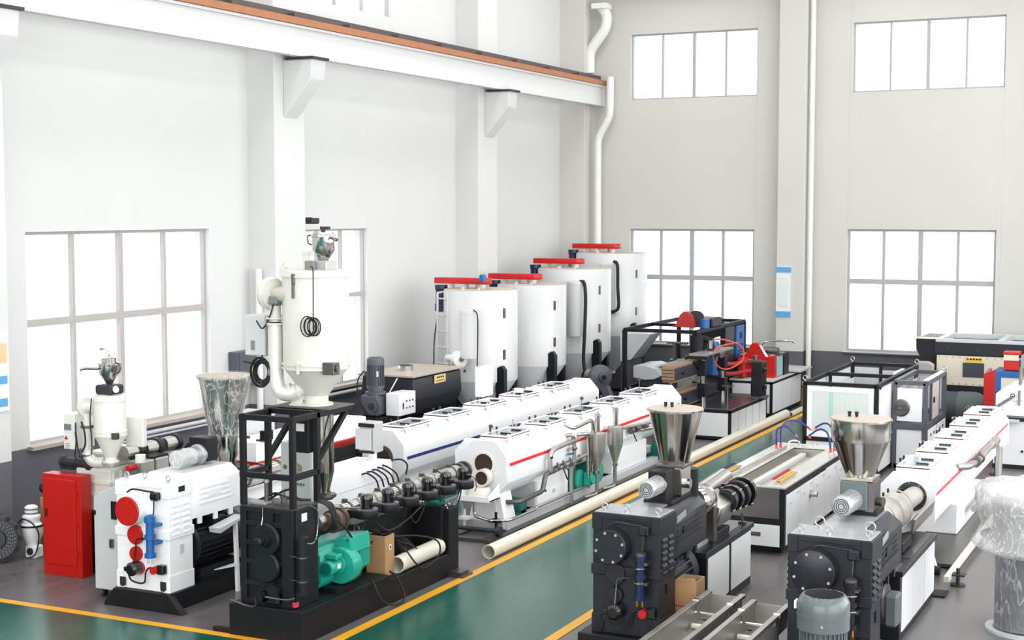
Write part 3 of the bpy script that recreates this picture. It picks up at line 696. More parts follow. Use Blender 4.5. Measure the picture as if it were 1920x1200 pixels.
# white calibrator with red skirt behind the black frame
t = thing('calibration_table', 'white long machine cover with a red lower band behind the black frame', 'machine', (-11.15, 15.2, 0))
build('stand', MB().box(-11.3, -10.95, 15.3, 17.6, 0, 1.0, .01), SOOT, t)
build('red_band', MB().prism([(-11.38, 1.10), (-10.9, 1.10), (-10.95, 1.0), (-11.33, 1.0)], 'y', 15.2, 17.8, .003), RED, t)
build('cover', MB().box(-11.36, -10.92, 15.18, 17.82, 1.10, 1.36, .012), WHITE, t)
for k in range(3): build('latch', MB().box(-11.3, -11.2, 15.4 + .5 * k, 15.43 + .5 * k, 1.36, 1.39), PLASTIC, t)
build('switch_box', MB().box(-10.92, -10.82, 15.25, 15.4, 1.38, 1.5).box(-11.0, -10.8, 15.28, 15.35, 1.36, 1.38), PLASTIC, t)
single('grey_cupboard', MB().box(-11.86, -11.42, 15.6, 16.3, 0, 1.55, .01).box(-11.87, -11.41, 15.58, 16.32, 1.55, 1.60), LGREY, 'light grey cupboard behind the film-wrapped hopper', 'cabinet', (-11.5, 15.9, 0))
# ------------------------------------------------------------------ black extruder with open frame tower
t = thing('extruder', 'black extruder with an open frame tower and a row of six black blowers', 'machine', (-8.5, 12.0, 0))
build('base_frame', MB().box(-8.95, -8.06, 11.93, 13.62, 0, .33, .008).box(-8.95, -8.06, 13.6, 15.22, 0, .27, .006)
      .prism([(-8.06, .33), (-8.04, .33), (-8.04, .30), (-8.06, .30)], 'y', 11.95, 13.6), SOOT, t)
for p in ((-9.05, 11.98), (-9.08, 12.3)): build('leveling_bar', MB().box(p[0] - .12, p[0] + .2, p[1] - .03, p[1] + .03, .01, .05), SOOT, t)
build('foot_plate', MB().box(-8.08, -7.86, 14.95, 15.2, 0, .03).box(-8.10, -7.9, 14.98, 15.17, .03, .06), STEELDK, t)
x0, x1, y0, y1 = -8.85, -8.19, 12.0, 12.42
g = MB().box(x0 + .03, x1, y0 + .035, y1, .33, 1.32, .006)
for a, b in ((x0, x0 + .07), (x1 - .16, x1 - .02)): g.box(a, b, y0, y0 + .05, .33, 1.32, .004)
for z in (.33, .52, .74, .93, 1.13, 1.27): g.box(x0, x1 - .02, y0 + .005, y0 + .05, z, z + .05, .004)
g.box(x0 + .26, x1 - .26, y0 + .005, y0 + .04, .33, 1.32)
gb = build('gearbox', g, BLACK, t)
build('top_plate', MB().box(x0 + .01, x1, y0 + .01, y1 + .01, 1.32, 1.335), mat('oily_grey_top', (70, 70, 72), .35, .3, var=.3), gb)
build('split_line', MB().box(x1 - .002, x1 + .008, y0 + .03, y1, .50, .51), SOOT, gb)
build('nameplate', MB().box(x1 + .001, x1 + .006, y0 + .12, y0 + .21, 1.19, 1.27), PAPER, gb)
build('red_label', MB().box(-8.22, -8.185, 11.995, 12.0, .35, .40).box(-8.189, -8.184, 12.0, 12.05, .35, .40), mat('red_label', (214, 60, 70), .5), gb)
cx = -8.52
hub = build('bearing_hub', MB().lathe((cx, y0, 1.01), (0, -1, 0), [(.165, 0), (.165, .03), (.15, .045), (.075, .045), (.07, .10), (.045, .10), (.045, .16), (.03, .17)], 36), BLACK, t)
build('bearing_hub', MB().lathe((cx, y0, .73), (0, -1, 0), [(.16, 0), (.16, .03), (.145, .05)], 36), BLACK, t)
build('gear_pump', MB().lathe((cx - .02, y0, .45), (0, -1, 0), [(.07, 0), (.07, .06), (.045, .06), (.045, .13)], 20).box(cx - .04, cx + .16, y0 - .06, y0, .36, .52, .02).cyl((cx + .1, y0 - .07, .5), (cx + .1, y0, .5), .07, n=20), BLACK, t)
cable(t, [(cx - .02, y0 - .12, .45), (cx - .08, y0 - .1, .43), (cx - .09, y0 - .08, .35), (cx - .18, y0 - .07, .32), (cx - .40, y0 - .07, .36)], .010, STEELDK, 'oil_pipe')
cable(t, [(cx + .04, y0 - .1, .45), (cx + .15, y0 - .08, .44), (cx + .28, y0 - .07, .44), (cx + .36, y0 - .06, .46)], .011, STEELDK, 'oil_pipe')
cable(t, [(cx - .03, y0 - .03, 1.33), (cx - .03, y0 - .03, 1.24), (cx - .03, y0 - .05, 1.16)], .005, STEEL, 'oil_pipe')
ox, oy = -8.105, 12.0
oc = build('oil_cooler', MB().cyl((ox, oy, .52), (ox, oy, 1.06), .05, n=22), SOOT, t)
build('cap', MB().lathe((ox, oy, 1.04), (0, 0, 1), [(.068, 0), (.068, .03), (.04, .045)], 22), SOOT, oc)
build('base_ring', MB().cyl((ox, oy, .50), (ox, oy, .53), .07, n=22), SOOT, oc)
for z in (.62, .86): build('clamp', MB().ring((ox, oy, z), (ox, oy, z + .015), .056, .048, 20).box(ox - .14, ox, oy - .008, oy + .008, z, z + .012), STEELDK, oc)
cable(t, [(-8.1, 12.05, 1.0), (-8.08, 12.15, .98), (-8.16, 12.35, 1.02), (-8.17, 12.38, 1.25), (-8.2, 12.25, 1.34)], .007, STEEL, 'oil_pipe')
# tower frame
fy1 = 12.46
def post(xx, yy, a, b): return MB().box(xx - .028, xx + .028, yy - .028, yy + .028, a, b, .003)
for xx in (x0 + .03, x1 - .035):
    for yy in (y0 + .03, fy1): build('frame_post', post(xx, yy, 1.335, 2.25), SOOT, t)
for z in (1.64, 2.222):
    build('frame_rail', MB().box(x0, x1 - .01, y0, y0 + .056, z - .028, z + .028, .003), SOOT, t)
    for xx in (x0 + .03, x1 - .035): build('frame_rail', MB().box(xx - .028, xx + .028, y0 + .05, (fy1 if z < 2 else 13.10), z - .028, z + .028, .003), SOOT, t)
build('frame_rail', MB().box(x0, x1 - .01, 13.05, 13.10, 2.194, 2.25, .003), SOOT, t)
build('frame_rail', MB().box(x0, x1 - .01, 12.5, 12.55, 2.194, 2.25, .003), SOOT, t)
for xx in (x0 + .03, x1 - .035): build('brace', MB().bar((xx, fy1, 1.74), (xx, 13.02, 2.2), .05), SOOT, t)
build('platform_plate', MB().box(x0 - .02, x1 + .01, 12.62, 13.12, 2.25, 2.262), mat('dusty_black_plate', (92, 84, 78), .55, var=.15), t)
# steel feed pipe below the platform down to the throat
build('feed_pipe', MB().lathe((-8.47, 12.98, 1.32), (0, 0, 1), [(.05, 0), (.05, .02), (.095, .20), (.10, .22), (.10, .88)], 28), STEEL, t)
build('throat_flange', MB().lathe((-8.47, 13.0, 1.24), (0, 0, 1), [(.07, 0), (.11, .03), (.11, .06), (.05, .065), (.05, .09)], 28), STEELDK, t)
build('magnet_housing', MB().box(-8.72, -8.55, 12.8, 12.95, 1.75, 2.24, .01), SOOT, t)
build('paper_label', MB().box(-8.70, -8.60, 12.79, 12.80, 1.98, 2.06), PAPER, t)
# barrel, heater sleeves and blowers
build('barrel', MB().cyl((-8.47, 12.4, 1.02), (-8.47, 16.1, 1.02), .06, n=22), BRUSH, t)
build('thrust_flange', MB().lathe((-8.47, 12.42, 1.0), (0, 1, 0), [(.22, 0), (.22, .06), (.14, .16), (.14, .3), (.12, .32)], 32), BLACK, t)
build('brown_collar', MB().lathe((-8.44, 12.95, .99), (0, 1, 0), [(.10, 0), (.10, .10), (.125, .10), (.125, .17), (.11, .17), (.11, .22), (.13, .22), (.13, .27)], 30), BROWN, t)
for k in range(8):
    y = 13.22 + .34 * k
    hb = build('heater_sleeve', MB().lathe((-8.46, y, 1.05), (0, 1, 0), [(.07, 0), (.098, .01), (.098, .30), (.07, .31)], 26), BRUSH if k % 3 else STEEL, t)
    build('sleeve_ring', MB().ring((-8.46, y + .14, 1.05), (-8.46, y + .165, 1.05), .106, .09, 26).box(-8.5, -8.45, y + .13, y + .175, 1.14, 1.175), STEELDK, hb)
build('head_clamp', MB().lathe((-8.46, 15.95, 1.05), (0, 1, 0), [(.11, 0), (.11, .05), (.085, .05), (.085, .13), (.115, .13), (.115, .18), (.05, .2), (.045, .26)], 26), STEELDK, t)
for k in range(6):
    y = 13.36 + .445 * k; x = -8.19; z = 1.0 - .012 * k
    b = build('blower', MB().lathe((x, y, z), (0, 0, 1), [(.125, 0), (.13, .01), (.13, .08), (.125, .09)], 30).box(x - .20 if k == 0 else x - .14, x, y - .11, y - .02, z + .005, z + .085, .006), SOOT, t)
    build('blower_plate', MB().lathe((x, y, z + .09), (0, 0, 1), [(.124, 0), (.124, .010)], 30), mat('grey_flange', (104, 104, 106), .45, .3), b)
    build('blower_motor', MB().lathe((x, y, z + .10), (0, 0, 1), [(.066, 0), (.066, .09), (.070, .095), (.070, .11), (.06, .145), (.03, .155)], 26).box(x + .03, x + .1, y - .035, y + .035, z + .12, z + .17, .008), PLASTIC, b)
    build('blower_outlet', MB().box(x - .26, x - .10, y - .06, y + .06, z - .005, z + .075, .006), BRUSH, b)
    cable(b, [(x + .09, y, z + .15), (x + .13, y + .04, z + .12), (x + .15, y + .06, z + .02), (x + .12, y + .08, z - .05)], .005)
    cable(t, [(x - .05, y + .05, z), (x - .06, y + .03, z - .12), (x - .12, y - .05 + .03 * (k % 3), z - .28), (x - .16, y - .12, z - .36 if k < 2 else z - .2)], .009)
cable(t, [(-8.15, 13.45, .95), (-8.12, 13.7, .80), (-8.12, 14.1, .84), (-8.14, 14.5, .93), (-8.16, 14.9, .98)], .009)
for k in range(4): cable(t, [(-8.22, 12.45 + .02 * k, 1.34), (-8.12, 12.5 + .03 * k, 1.28), (-8.1, 12.56 + .02 * k, 1.12 - .02 * k), (-8.2, 12.6 + .02 * k, 1.0), (-8.3, 12.62, .98)], .012)
cable(t, [(-8.14, 12.7, 1.1), (-8.13, 12.85, .98), (-8.13, 13.0, .82), (-8.13, 13.05, .72)], .012)
build('tie_rod', MB().tube([(-8.3, 12.95, 1.17), (-8.14, 13.12, 1.15)], .012, 6, smooth=False).tube([(-8.15, 12.9, .85), (-8.13, 13.35, .84)], .009, 6, smooth=False), STEELDK, t)
# end stand
es = build('end_stand', MB().box(-8.95, -8.06, 14.98, 15.22, 0, .80, .006).box(-8.95, -8.12, 14.90, 14.99, .27, .84, .004), SOOT, t)
build('side_box', MB().box(-8.95, -8.5, 13.62, 14.9, .27, .84, .006), SOOT, t)
eye_bolt((-8.1, 15.02, .80), t, STEEL)
build('teal_gearmotor', MB().box(-8.40, -8.22, 15.02, 15.2, .80, .88, .02).cyl((-8.3, 15.1, .90), (-8.3, 15.6, .90), .06, n=20), GREEN2, t)
# teal drive motor with blower
m = build('drive_motor', MB().prism([(-8.74, .44), (-8.66, .36), (-8.36, .36), (-8.28, .44), (-8.28, .72), (-8.36, .80), (-8.66, .80), (-8.74, .72)], 'y', 12.62, 13.52, .02)
          .lathe((-8.51, 12.5, .58), (0, 1, 0), [(.18, 0), (.2, .02), (.2, .12)], 28), GREEN, t)
build('blower_volute', MB().lathe((-8.22, 12.84, .58), (0, 1, 0), [(.02, 0), (.185, .005), (.195, .02), (.195, .16), (.185, .175)], 36).prism([(-8.36, .62), (-8.1, .70), (-8.12, .88), (-8.3, .86)], 'y', 12.92, 13.3, .015), GREEN, m)
build('blower_motor', MB().lathe((-8.22, 12.60, .60), (0, 1, 0), [(.075, 0), (.082, .015), (.082, .06), (.075, .065), (.075, .20), (.10, .205), (.10, .235)], 26), GREEN, m)
build('fan_cover', MB().cyl((-8.22, 12.594, .60), (-8.22, 12.6, .60), .062, n=22), GREEN2, m)
build('terminal_box', MB().box(-8.26, -8.13, 12.66, 12.78, .69, .74, .008), GREEN, m)
build('nameplate', MB().box(-8.145, -8.14, 12.70, 12.76, .59, .64), PAPER, m)
build('cooling_rib', MB().box(-8.27, -8.24, 13.3, 13.5, .46, .68, .005), GREEN, m)
build('motor_foot', MB().box(-8.7, -8.15, 12.7, 13.0, .33, .38).box(-8.7, -8.3, 13.2, 13.45, .33, .38), SOOT, m)
eye_bolt((-8.33, 13.38, .80), m, STEELDK, .035)

# control cabinet with emblem
t = thing('control_cabinet', 'grey control cabinet with a red lamp bar and brown letter emblem inside the frame', 'cabinet', (-9.26, 13.75, 0))
build('body', MB().box(-9.46, -9.06, 13.6, 13.95, 0, 1.70, .008), mat('cabinet_grey', (168, 174, 172), .42, var=.02), t)
build('door_edge', MB().box(-9.062, -9.052, 13.62, 13.93, .05, 1.66), LGREY, t)
build('lamp_bar', MB().box(-9.30, -9.09, 13.62, 13.74, 1.70, 1.745, .015), RED, t, 'red lamp bar')
build('lock', MB().lathe((-9.40, 13.6, 1.42), (0, -1, 0), [(.025, 0), (.025, .008), (.015, .01)], 16), STEELDK, t)
emb = mat('bronze_print', (122, 98, 58), .5)
arc = [( -9.26 + .075 * math.cos(a), 13.596, 1.43 + .035 * math.sin(a)) for a in [math.radians(d) for d in range(-40, 230, 18)]]
build('emblem_swoosh', MB().tube(arc, .006, 5, smooth=False), emb, t)
def text(par, s_, loc, size, m, rot=(PI / 2, 0, 0), name='lettering', ext=.001, center=True):
    cu = bpy.data.curves.new(name, 'FONT'); cu.body = s_; cu.size = size; cu.extrude = ext
    if center: cu.align_x = 'CENTER'
    tmp = bpy.data.objects.new(name, cu); COL.objects.link(tmp)
    me = bpy.data.meshes.new_from_object(tmp.evaluated_get(bpy.context.evaluated_depsgraph_get()))
    bpy.data.objects.remove(tmp); me.materials.clear(); me.materials.append(m)
    o = bpy.data.objects.new(name, me); COL.objects.link(o)
    o.parent = par; O = ORI[par.name]; o.location = Vector(loc) - O; o.rotation_euler = rot
    return o
text(t, 'R', (-9.20, 13.592, 1.36), .13, emb)
text(t, 'JR', (-9.17, 13.592, 1.30), .06, BLACK)
text(t, '..N.R.P', (-9.20, 13.592, 1.22), .045, BLACK)

# big hopper dryer on the platform
BP = Vector((-8.49, 12.87, 2.262))
t, zc, zb, zt = dryer(BP.x, BP.y, BP.z, .345, .99, .30, 'hopper_dryer', 'big ivory hopper dryer with foil hose standing on the black platform', mat('ivory_enamel', (210, 208, 199), .36, var=.02), True)
IV = MATS['ivory_enamel']; px, py = BP.x, BP.y
build('neck_gusset', MB().box(px - .22, px - .1, py - .15, py - .1, 2.262, 2.36, .004).box(px - .22, px - .05, py - .18, py - .05, 2.262, 2.28), IV, t)
hp = build('hinge', MB().box(px - .37, px - .31, py - .12, py - .04, zt - .06, zt + .05, .006).cyl((px - .36, py - .1, zt + .05), (px - .30, py - .1, zt + .1), .012, n=8), IV, t)
lt = build('latch', MB().box(px - .055, px - .02, py - .365, py - .34, zt - .12, zt - .01, .004).box(px - .05, px - .025, py - .37, py - .35, zt - .26, zt - .12, .004), STEELDK, t)
build('latch', MB().box(px + .0, px + .03, py - .375, py - .345, zb - .05, zb + .08, .004).box(px - .02, px + .05, py - .38, py - .35, zb + .05, zb + .065), IV, t)
build('exhaust_pipe', MB().cyl((px - .13, py + .05, zt + .02), (px - .13, py + .05, zt + .20), .05, n=18).cyl((px - .13, py + .05, zt + .18), (px - .13, py + .05, zt + .21), .06, n=18), IV, t)
lx, ly = px + .14, py - .06
lb = build('loader_base', MB().box(lx - .13, lx + .10, ly - .1, ly + .1, zt + .02, zt + .12, .01), ALU, t)
build('junction_box', MB().box(lx - .13, lx - .02, ly - .16, ly - .1, zt, zt + .12, .008), mat('grey_box', (120, 122, 120), .45), lb)
L = build('vacuum_loader', MB().lathe((lx, ly, zt + .12), (0, 0, 1), [(.05, 0), (.118, .11), (.118, .24), (.13, .245), (.13, .26), (.112, .27), (.112, .29), (.02, .30)], 30), STEEL, t)
build('loader_top', MB().lathe((lx, ly, zt + .42), (0, 0, 1), [(.02, 0), (.025, .025), (.02, .03)], 14).box(lx - .03, lx + .08, ly - .02, ly + .02, zt + .44, zt + .47, .005), IRON, L)
build('handle', MB().tube([(lx - .11, ly - .04, zt + .38), (lx - .155, ly - .05, zt + .37), (lx - .15, ly - .05, zt + .30), (lx - .11, ly - .05, zt + .28)], .010, 6), STEELDK, L)
build('inlet_tube', MB().tube([(lx + .1, ly - .03, zt + .36), (lx + .17, ly - .05, zt + .35), (lx + .2, ly - .06, zt + .33)], .02, 10), STEEL, L)
build('gauge_window', MB().box(lx + .03, lx + .07, ly - .125, ly - .10, zt + .27, zt + .36, .004), GREEN2, L)
cable(t, [(lx - .05, ly - .16, zt + .06), (lx + .0, ly - .2, zt + .05), (lx + .06, py - .345, zt - .03), (lx + .065, py - .355, zt - .3), (lx + .065, py - .36, zt - .6)], .006)
random.seed(3)
cl = MB()
for k in range(7):
    cx_, r_ = lx + .055 + random.uniform(-.05, .05), random.uniform(.07, .105)
    cl.tube([(cx_ + r_ * .8 * math.cos(a), py - .37 - .004 * k, zt - .44 - .1 + r_ * 1.05 * math.sin(a)) for a in [2 * PI * i / 16 for i in range(17)]], .006, 5, smooth=False)
build('cable_coil', cl, RUBBER, t, 'black cable coil hanging on the drum')
# blower
bx, by, bz = px - .50, py - .14, 3.42
b = build('blower', MB().lathe((bx, by, bz), (1, -.25, 0), [(.14, 0), (.17, .02), (.17, .05), (.178, .055), (.178, .065), (.17, .07), (.16, .10), (.12, .105), (.12, .12), (.09, .125)], 36), IV, t)
build('blower_motor', MB().lathe((bx + .13, by - .03, bz), (1, -.25, 0), [(.07, 0), (.07, .07), (.082, .08), (.082, .20), (.075, .21)], 28), mat('warm_grey_motor', (190, 186, 172), .35), b)
build('fan_grille', MB().lathe((bx + .335, by - .082, bz), (1, -.25, 0), [(.055, 0), (.055, .004)], 22, True), LGREY, b)
gr = MB()
for k in range(12):
    a = 2 * PI * k / 12
    gr.cyl((bx + .341, by - .084 + .04 * math.cos(a) * .97, bz + .04 * math.sin(a)), (bx + .346, by - .085 + .04 * math.cos(a), bz + .04 * math.sin(a)), .006, n=5)
build('grille_holes', gr, IRON, b)
build('terminal_box', MB().box(bx + .09, bx + .2, by - .13, by - .05, bz - .1, bz - .02, .008), mat('grey_box', (120, 122, 120), .45), b)
build('blower_outlet', MB().cyl((bx + .11, by - .03, 3.13), (bx + .11, by - .03, 3.3), .06, n=20).cyl((bx + .11, by - .03, 3.1), (bx + .11, by - .03, 3.12), .10, n=24).cyl((bx + .11, by - .03, 3.16), (bx + .11, by - .03, 3.175), .10, n=24), IV, b)
hx, hy = bx + .11, by - .03
hose = build('air_hose', MB().tube([(hx, hy, 3.12), (hx, hy, 2.9), (hx, hy, 2.7), (hx + .01, hy, 2.5), (hx + .06, hy, 2.4), (hx + .17, hy, 2.38), (hx + .26, hy + .02, 2.42)], .078, 20, 10), HOSE, t)
rg = MB()
for k in range(22): rg.ring((hx, hy, 3.08 - .024 * k), (hx, hy, 3.076 - .024 * k), .081, .07, 20)
build('hose_ribs', rg, HOSE, hose)
build('inlet_pipe', MB().cyl((px - .2, hy + .03, 2.40), (px - .05, hy + .1, 2.46), .075, n=20).ring((px - .21, hy + .02, 2.395), (px - .185, hy + .03, 2.41), .095, .06, 20), IV, t)
cb = build('control_box', MB().box(px - .79, px - .53, py - .16, py + .2, 2.76, 3.19, .01), LGREY, t)
build('slotted_bracket', MB().box(px - .53, px - .44, py - .02, py, 2.72, 3.16).box(px - .55, px - .345, py - .01, py + .01, 2.80, 2.83).box(px - .55, px - .345, py - .01, py + .01, 3.05, 3.08), IV, t)
build('vent_label', MB().box(px - .71, px - .66, py - .165, py - .16, 2.82, 2.92), mat('grey_print', (130, 125, 120), .5), cb)
cl = MB(); random.seed(5)
for k in range(6):
    r_ = .09 + .014 * k
    ccx = px - .55 + random.uniform(-.015, .015); ccy = py - .19 - .01 * k
    cl.tube([(ccx + r_ * .8 * math.cos(a), ccy, 2.60 + r_ * math.sin(a)) for a in [2 * PI * i / 18 for i in range(19)]], .008, 5, smooth=False)
cl.tube([(px - .57, py - .15, 2.77), (px - .57, py - .19, 2.73), (px - .6, py - .2, 2.68), (px - .78, py - .2, 2.70)], .009, 6)
build('cable_coil', cl, RUBBER, t, 'thick black cable coil under the control box')
cable(t, [(bx + .14, by - .1, bz - .08), (bx + .11, by - .12, bz - .22), (bx - .0, by - .1, bz - .36), (bx - .08, by - .1, bz - .28)], .008)

# things in the tray
t = thing('cable_carton', 'tall open brown carton full of black cable beside the teal motor', 'box', (-8.36, 13.86, .27))
x0c, x1c, y0c, y1c, z1c = -8.46, -8.2, 13.72, 13.92, .72
x0c, x1c = -8.42, -8.18
build('walls', MB().box(x0c, x1c, y0c, y0c + .006, .27, z1c).box(x0c, x1c, y1c - .006, y1c, .27, z1c).box(x0c, x0c + .006, y0c, y1c, .27, z1c).box(x1c - .006, x1c, y0c, y1c, .27, z1c), CARD, t)
build('label', MB().box(x1c, x1c + .002, y0c + .09, y0c + .14, .55, .61), PAPER, t)
build('label_mark', MB().lathe((x1c + .002, y0c + .115, .58), (1, 0, 0), [(.016, 0), (.016, .001)], 14), BLACK, t)
cl = MB(); random.seed(9)
for k in range(9):
    cl.tube([((x0c + x1c) / 2 + random.uniform(-.04, .04) + .09 * math.cos(a), (y0c + y1c) / 2 + .07 * math.sin(a) + random.uniform(-.01, .01), .70 + .006 * k + .012 * math.sin(3 * a + k)) for a in [2 * PI * i / 12 for i in range(12)]], .007, 5, 3)
o = build('cable_bundle', cl, RUBBER, t); 
cl = MB()
for k in range(14):
    s_ = random.uniform(0, .1)
    cl.tube([(-8.3 + s_, 14.05, .68 - s_), (-8.2 + s_ * .5, 14.2, .60 - .02 * k), (-8.22 + s_, 14.4, .46 - .008 * k), (-8.25, 14.6 + s_, .32)], .008, 5, 4)
o = single('cable_heap', cl, RUBBER, 'heap of black cables hanging behind the carton onto the ivory pipe', 'cables', (-8.2, 14.3, .3)); 
single('loose_cable', MB().tube([(-8.28, 13.95, .66), (-8.1, 14.3, .62), (-7.98, 14.55, .52), (-7.99, 14.6, .34), (-8.03, 14.35, .25), (-8.0, 14.1, .35), (-8.1, 14.0, .55)], .010, 7, 8), RUBBER,
       'black cable looping over the short ivory pipe', 'cable', (-8.1, 14.2, .4))
single('loose_cable', MB().tube([(-8.1, 13.3, .34), (-8.03, 13.25, .30), (-7.98, 13.3, .14), (-7.94, 13.5, .04), (-7.95, 13.75, .06), (-8.03, 13.72, .28), (-8.08, 13.65, .36)], .012, 7, 8), RUBBER,
       'thick black cable hanging from the base tray in front of the teal motor', 'cable', (-8.0, 13.4, .3))
t = thing('short_pipe', 'short ivory plastic pipe lying in the black tray beside the carton', 'pipe', (-8.16, 14.4, .37))
build('wall', MB().ring((-8.15, 13.92, .365), (-8.17, 14.92, .365), .095, .086, 32), PIPE, t)
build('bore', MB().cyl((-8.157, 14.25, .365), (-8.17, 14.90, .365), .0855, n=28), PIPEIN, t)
t = thing('grease_gun', 'upright dark cartridge gun on top of the black gearbox', 'tool', (-8.62, 12.12, 1.335))
build('tube', MB().cyl((-8.62, 12.14, 1.36), (-8.62, 12.14, 1.55), .022, n=14), STEELDK, t); build('cap', MB().cyl((-8.62, 12.14, 1.55), (-8.62, 12.14, 1.60), .026, n=14), ALU, t)
build('foot', MB().box(-8.78, -8.58, 12.06, 12.18, 1.335, 1.36, .004), ALU, t)
t = thing('valve_cluster', 'small grey valve fittings and black hoses on the black gearbox top', 'fittings', (-8.45, 12.25, 1.335))
build('plate', MB().box(-8.5, -8.36, 12.1, 12.22, 1.335, 1.35), STEELDK, t); build('valve', MB().lathe((-8.45, 12.2, 1.35), (0, 0, 1), [(.03, 0), (.03, .05), (.045, .05), (.045, .06), (.015, .07), (.015, .1)], 16), STEELDK, t)
cable(t, [(-8.75, 12.2, 1.35), (-8.6, 12.26, 1.42), (-8.45, 12.22, 1.40), (-8.3, 12.3, 1.37)], .013); cable(t, [(-8.7, 12.3, 1.35), (-8.5, 12.36, 1.45), (-8.35, 12.3, 1.38), (-8.25, 12.38, 1.36)], .012)
build('disc', MB().cyl((-8.28, 12.12, 1.335), (-8.28, 12.12, 1.36), .035, n=16), STEELDK, t)

# ------------------------------------------------------------------ long floor pipes
t = thing('long_pipe', 'long ivory plastic pipe lying on the floor along the yellow line', 'pipe', (-8.02, 22, 0))
build('wall', MB().ring((-8.03, 15.95, .088), (-8.03, 29.6, .088), .088, .079, 32), PIPE, t)
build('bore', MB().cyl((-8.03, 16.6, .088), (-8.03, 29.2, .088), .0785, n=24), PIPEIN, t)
t = thing('long_pipe', 'thinner pale pipe beyond the end of the long ivory pipe', 'pipe', (-7.96, 30.4, 0))
build('wall', MB().ring((-7.98, 29.75, .055), (-7.98, 31.6, .055), .055, .048, 24), PIPE, t)
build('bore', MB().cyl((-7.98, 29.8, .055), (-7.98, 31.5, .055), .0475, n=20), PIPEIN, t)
# ------------------------------------------------------------------ octagonal vacuum tanks
def oct_pts(cx, zc, hw, hh, cxh, czh):
    return [(cx - hw + cxh, zc - hh), (cx + hw - cxh, zc - hh), (cx + hw, zc - hh + czh), (cx + hw, zc + hh - czh), (cx + hw - cxh, zc + hh), (cx - hw + cxh, zc + hh), (cx - hw, zc + hh - czh), (cx - hw, zc - hh + czh)]

def lid(par, cx, y, z, L=.84, bright=True):
    b = build('hatch', MB().box(cx - .20, cx + .20, y - L / 2 - .02, y + L / 2 + .02, z - .005, z + .02, .004), WHITE, par)
    build('seal', MB().box(cx - .19, cx + .19, y - L / 2, y + L / 2, z + .02, z + .034, .003), SEAL, b)
    f = MB().box(cx - .20, cx - .17, y - L / 2, y + L / 2, z + .034, z + .05, .003).box(cx + .17, cx + .20, y - L / 2, y + L / 2, z + .034, z + .05, .003)
    f.box(cx - .17, cx + .17, y - L / 2, y - L / 2 + .04, z + .034, z + .05, .003).box(cx - .17, cx + .17, y + L / 2 - .04, y + L / 2, z + .034, z + .05, .003)
    build('hatch_frame', f, WHITE, b)
    build('glass', MB().box(cx - .17, cx + .17, y - L / 2 + .04, y + L / 2 - .04, z + .036, z + .044), LIDGLASS, b)
    build('tank_lining', MB().box(cx - .17, cx + .17, y - L / 2 + .04, y + L / 2 - .04, z + .020, z + .0345), LGREY, b)
    for yy in (y - L * .22, y + L * .18):
        build('handle', MB().box(cx - .01, cx + .14, yy - .014, yy + .014, z + .044, z + .062, .004), PLASTIC, b)
    for yy in (y - L * .4, y + L * .4):
        build('hinge', MB().prism([(cx + .18, z - .06), (cx + .23, z - .06), (cx + .215, z + .05), (cx + .17, z + .07)], 'y', yy - .02, yy + .02, .003), WHITE, b)
    for dy in (.1, -.1): build('clamp', MB().cyl((cx - .21, y + dy, z), (cx - .21, y + dy, z + .09), .016, n=10), PLASTIC, b)

def tank(cx, y0, y1, lids, stripe, zs, label, dz=0.0, hole=.13, ringm=SLATE, cab=None, fm=WHITE, hdx=0.0, hdz=.02):
    zc, hw, hh = .84 + dz, .325, .37
    hx, hz = cx + hdx, zc + hdz
    t = thing('vacuum_tank', label, 'machine', (cx, y0, 0))
    s = build('shell', MB().prism(oct_pts(cx, zc, hw, hh, .17, .19), 'y', y0 + .03, y1, .006), WHITE, t)
    build('front_plate', MB().prism(oct_pts(cx, zc, hw + .012, hh + .012, .175, .195), 'y', y0, y0 + .032, .003), LGREY if fm is LGREY else PANEL, t)
    build('end_plate', MB().prism(oct_pts(cx, zc, hw + .012, hh + .012, .175, .195), 'y', y1, y1 + .03, .003), PANEL, t)
    build('stripe', MB().box(cx + hw - .002, cx + hw + .004, y0 + .12, y1 - .05, zs - .022, zs + .022), stripe, t)
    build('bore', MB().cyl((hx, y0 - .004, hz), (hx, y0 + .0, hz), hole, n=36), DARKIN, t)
    r = build('port_ring', MB().ring((hx, y0 - .014, hz), (hx, y0, hz), hole + (.045 if ringm is not WHITE2 else .02), hole - .005, 40), ringm, t)
    if ringm is not WHITE2:
        for k in range(8):
            a = 2 * PI * k / 8 + .2
            build('bolt', MB().cyl((hx + (hole + .03) * math.cos(a), y0 - .02, hz + (hole + .03) * math.sin(a)), (hx + (hole + .03) * math.cos(a), y0 - .012, hz + (hole + .03) * math.sin(a)), .007, n=6), STEEL, r)
    for y in lids: lid(t, cx + .03, y, zc + hh)
    for y in lids[:-1]: build('weld_rib', MB().box(cx - .3, cx + .3, y + .60, y + .62, zc + hh - .02, zc + hh + .004), WHITE, t)
    return t

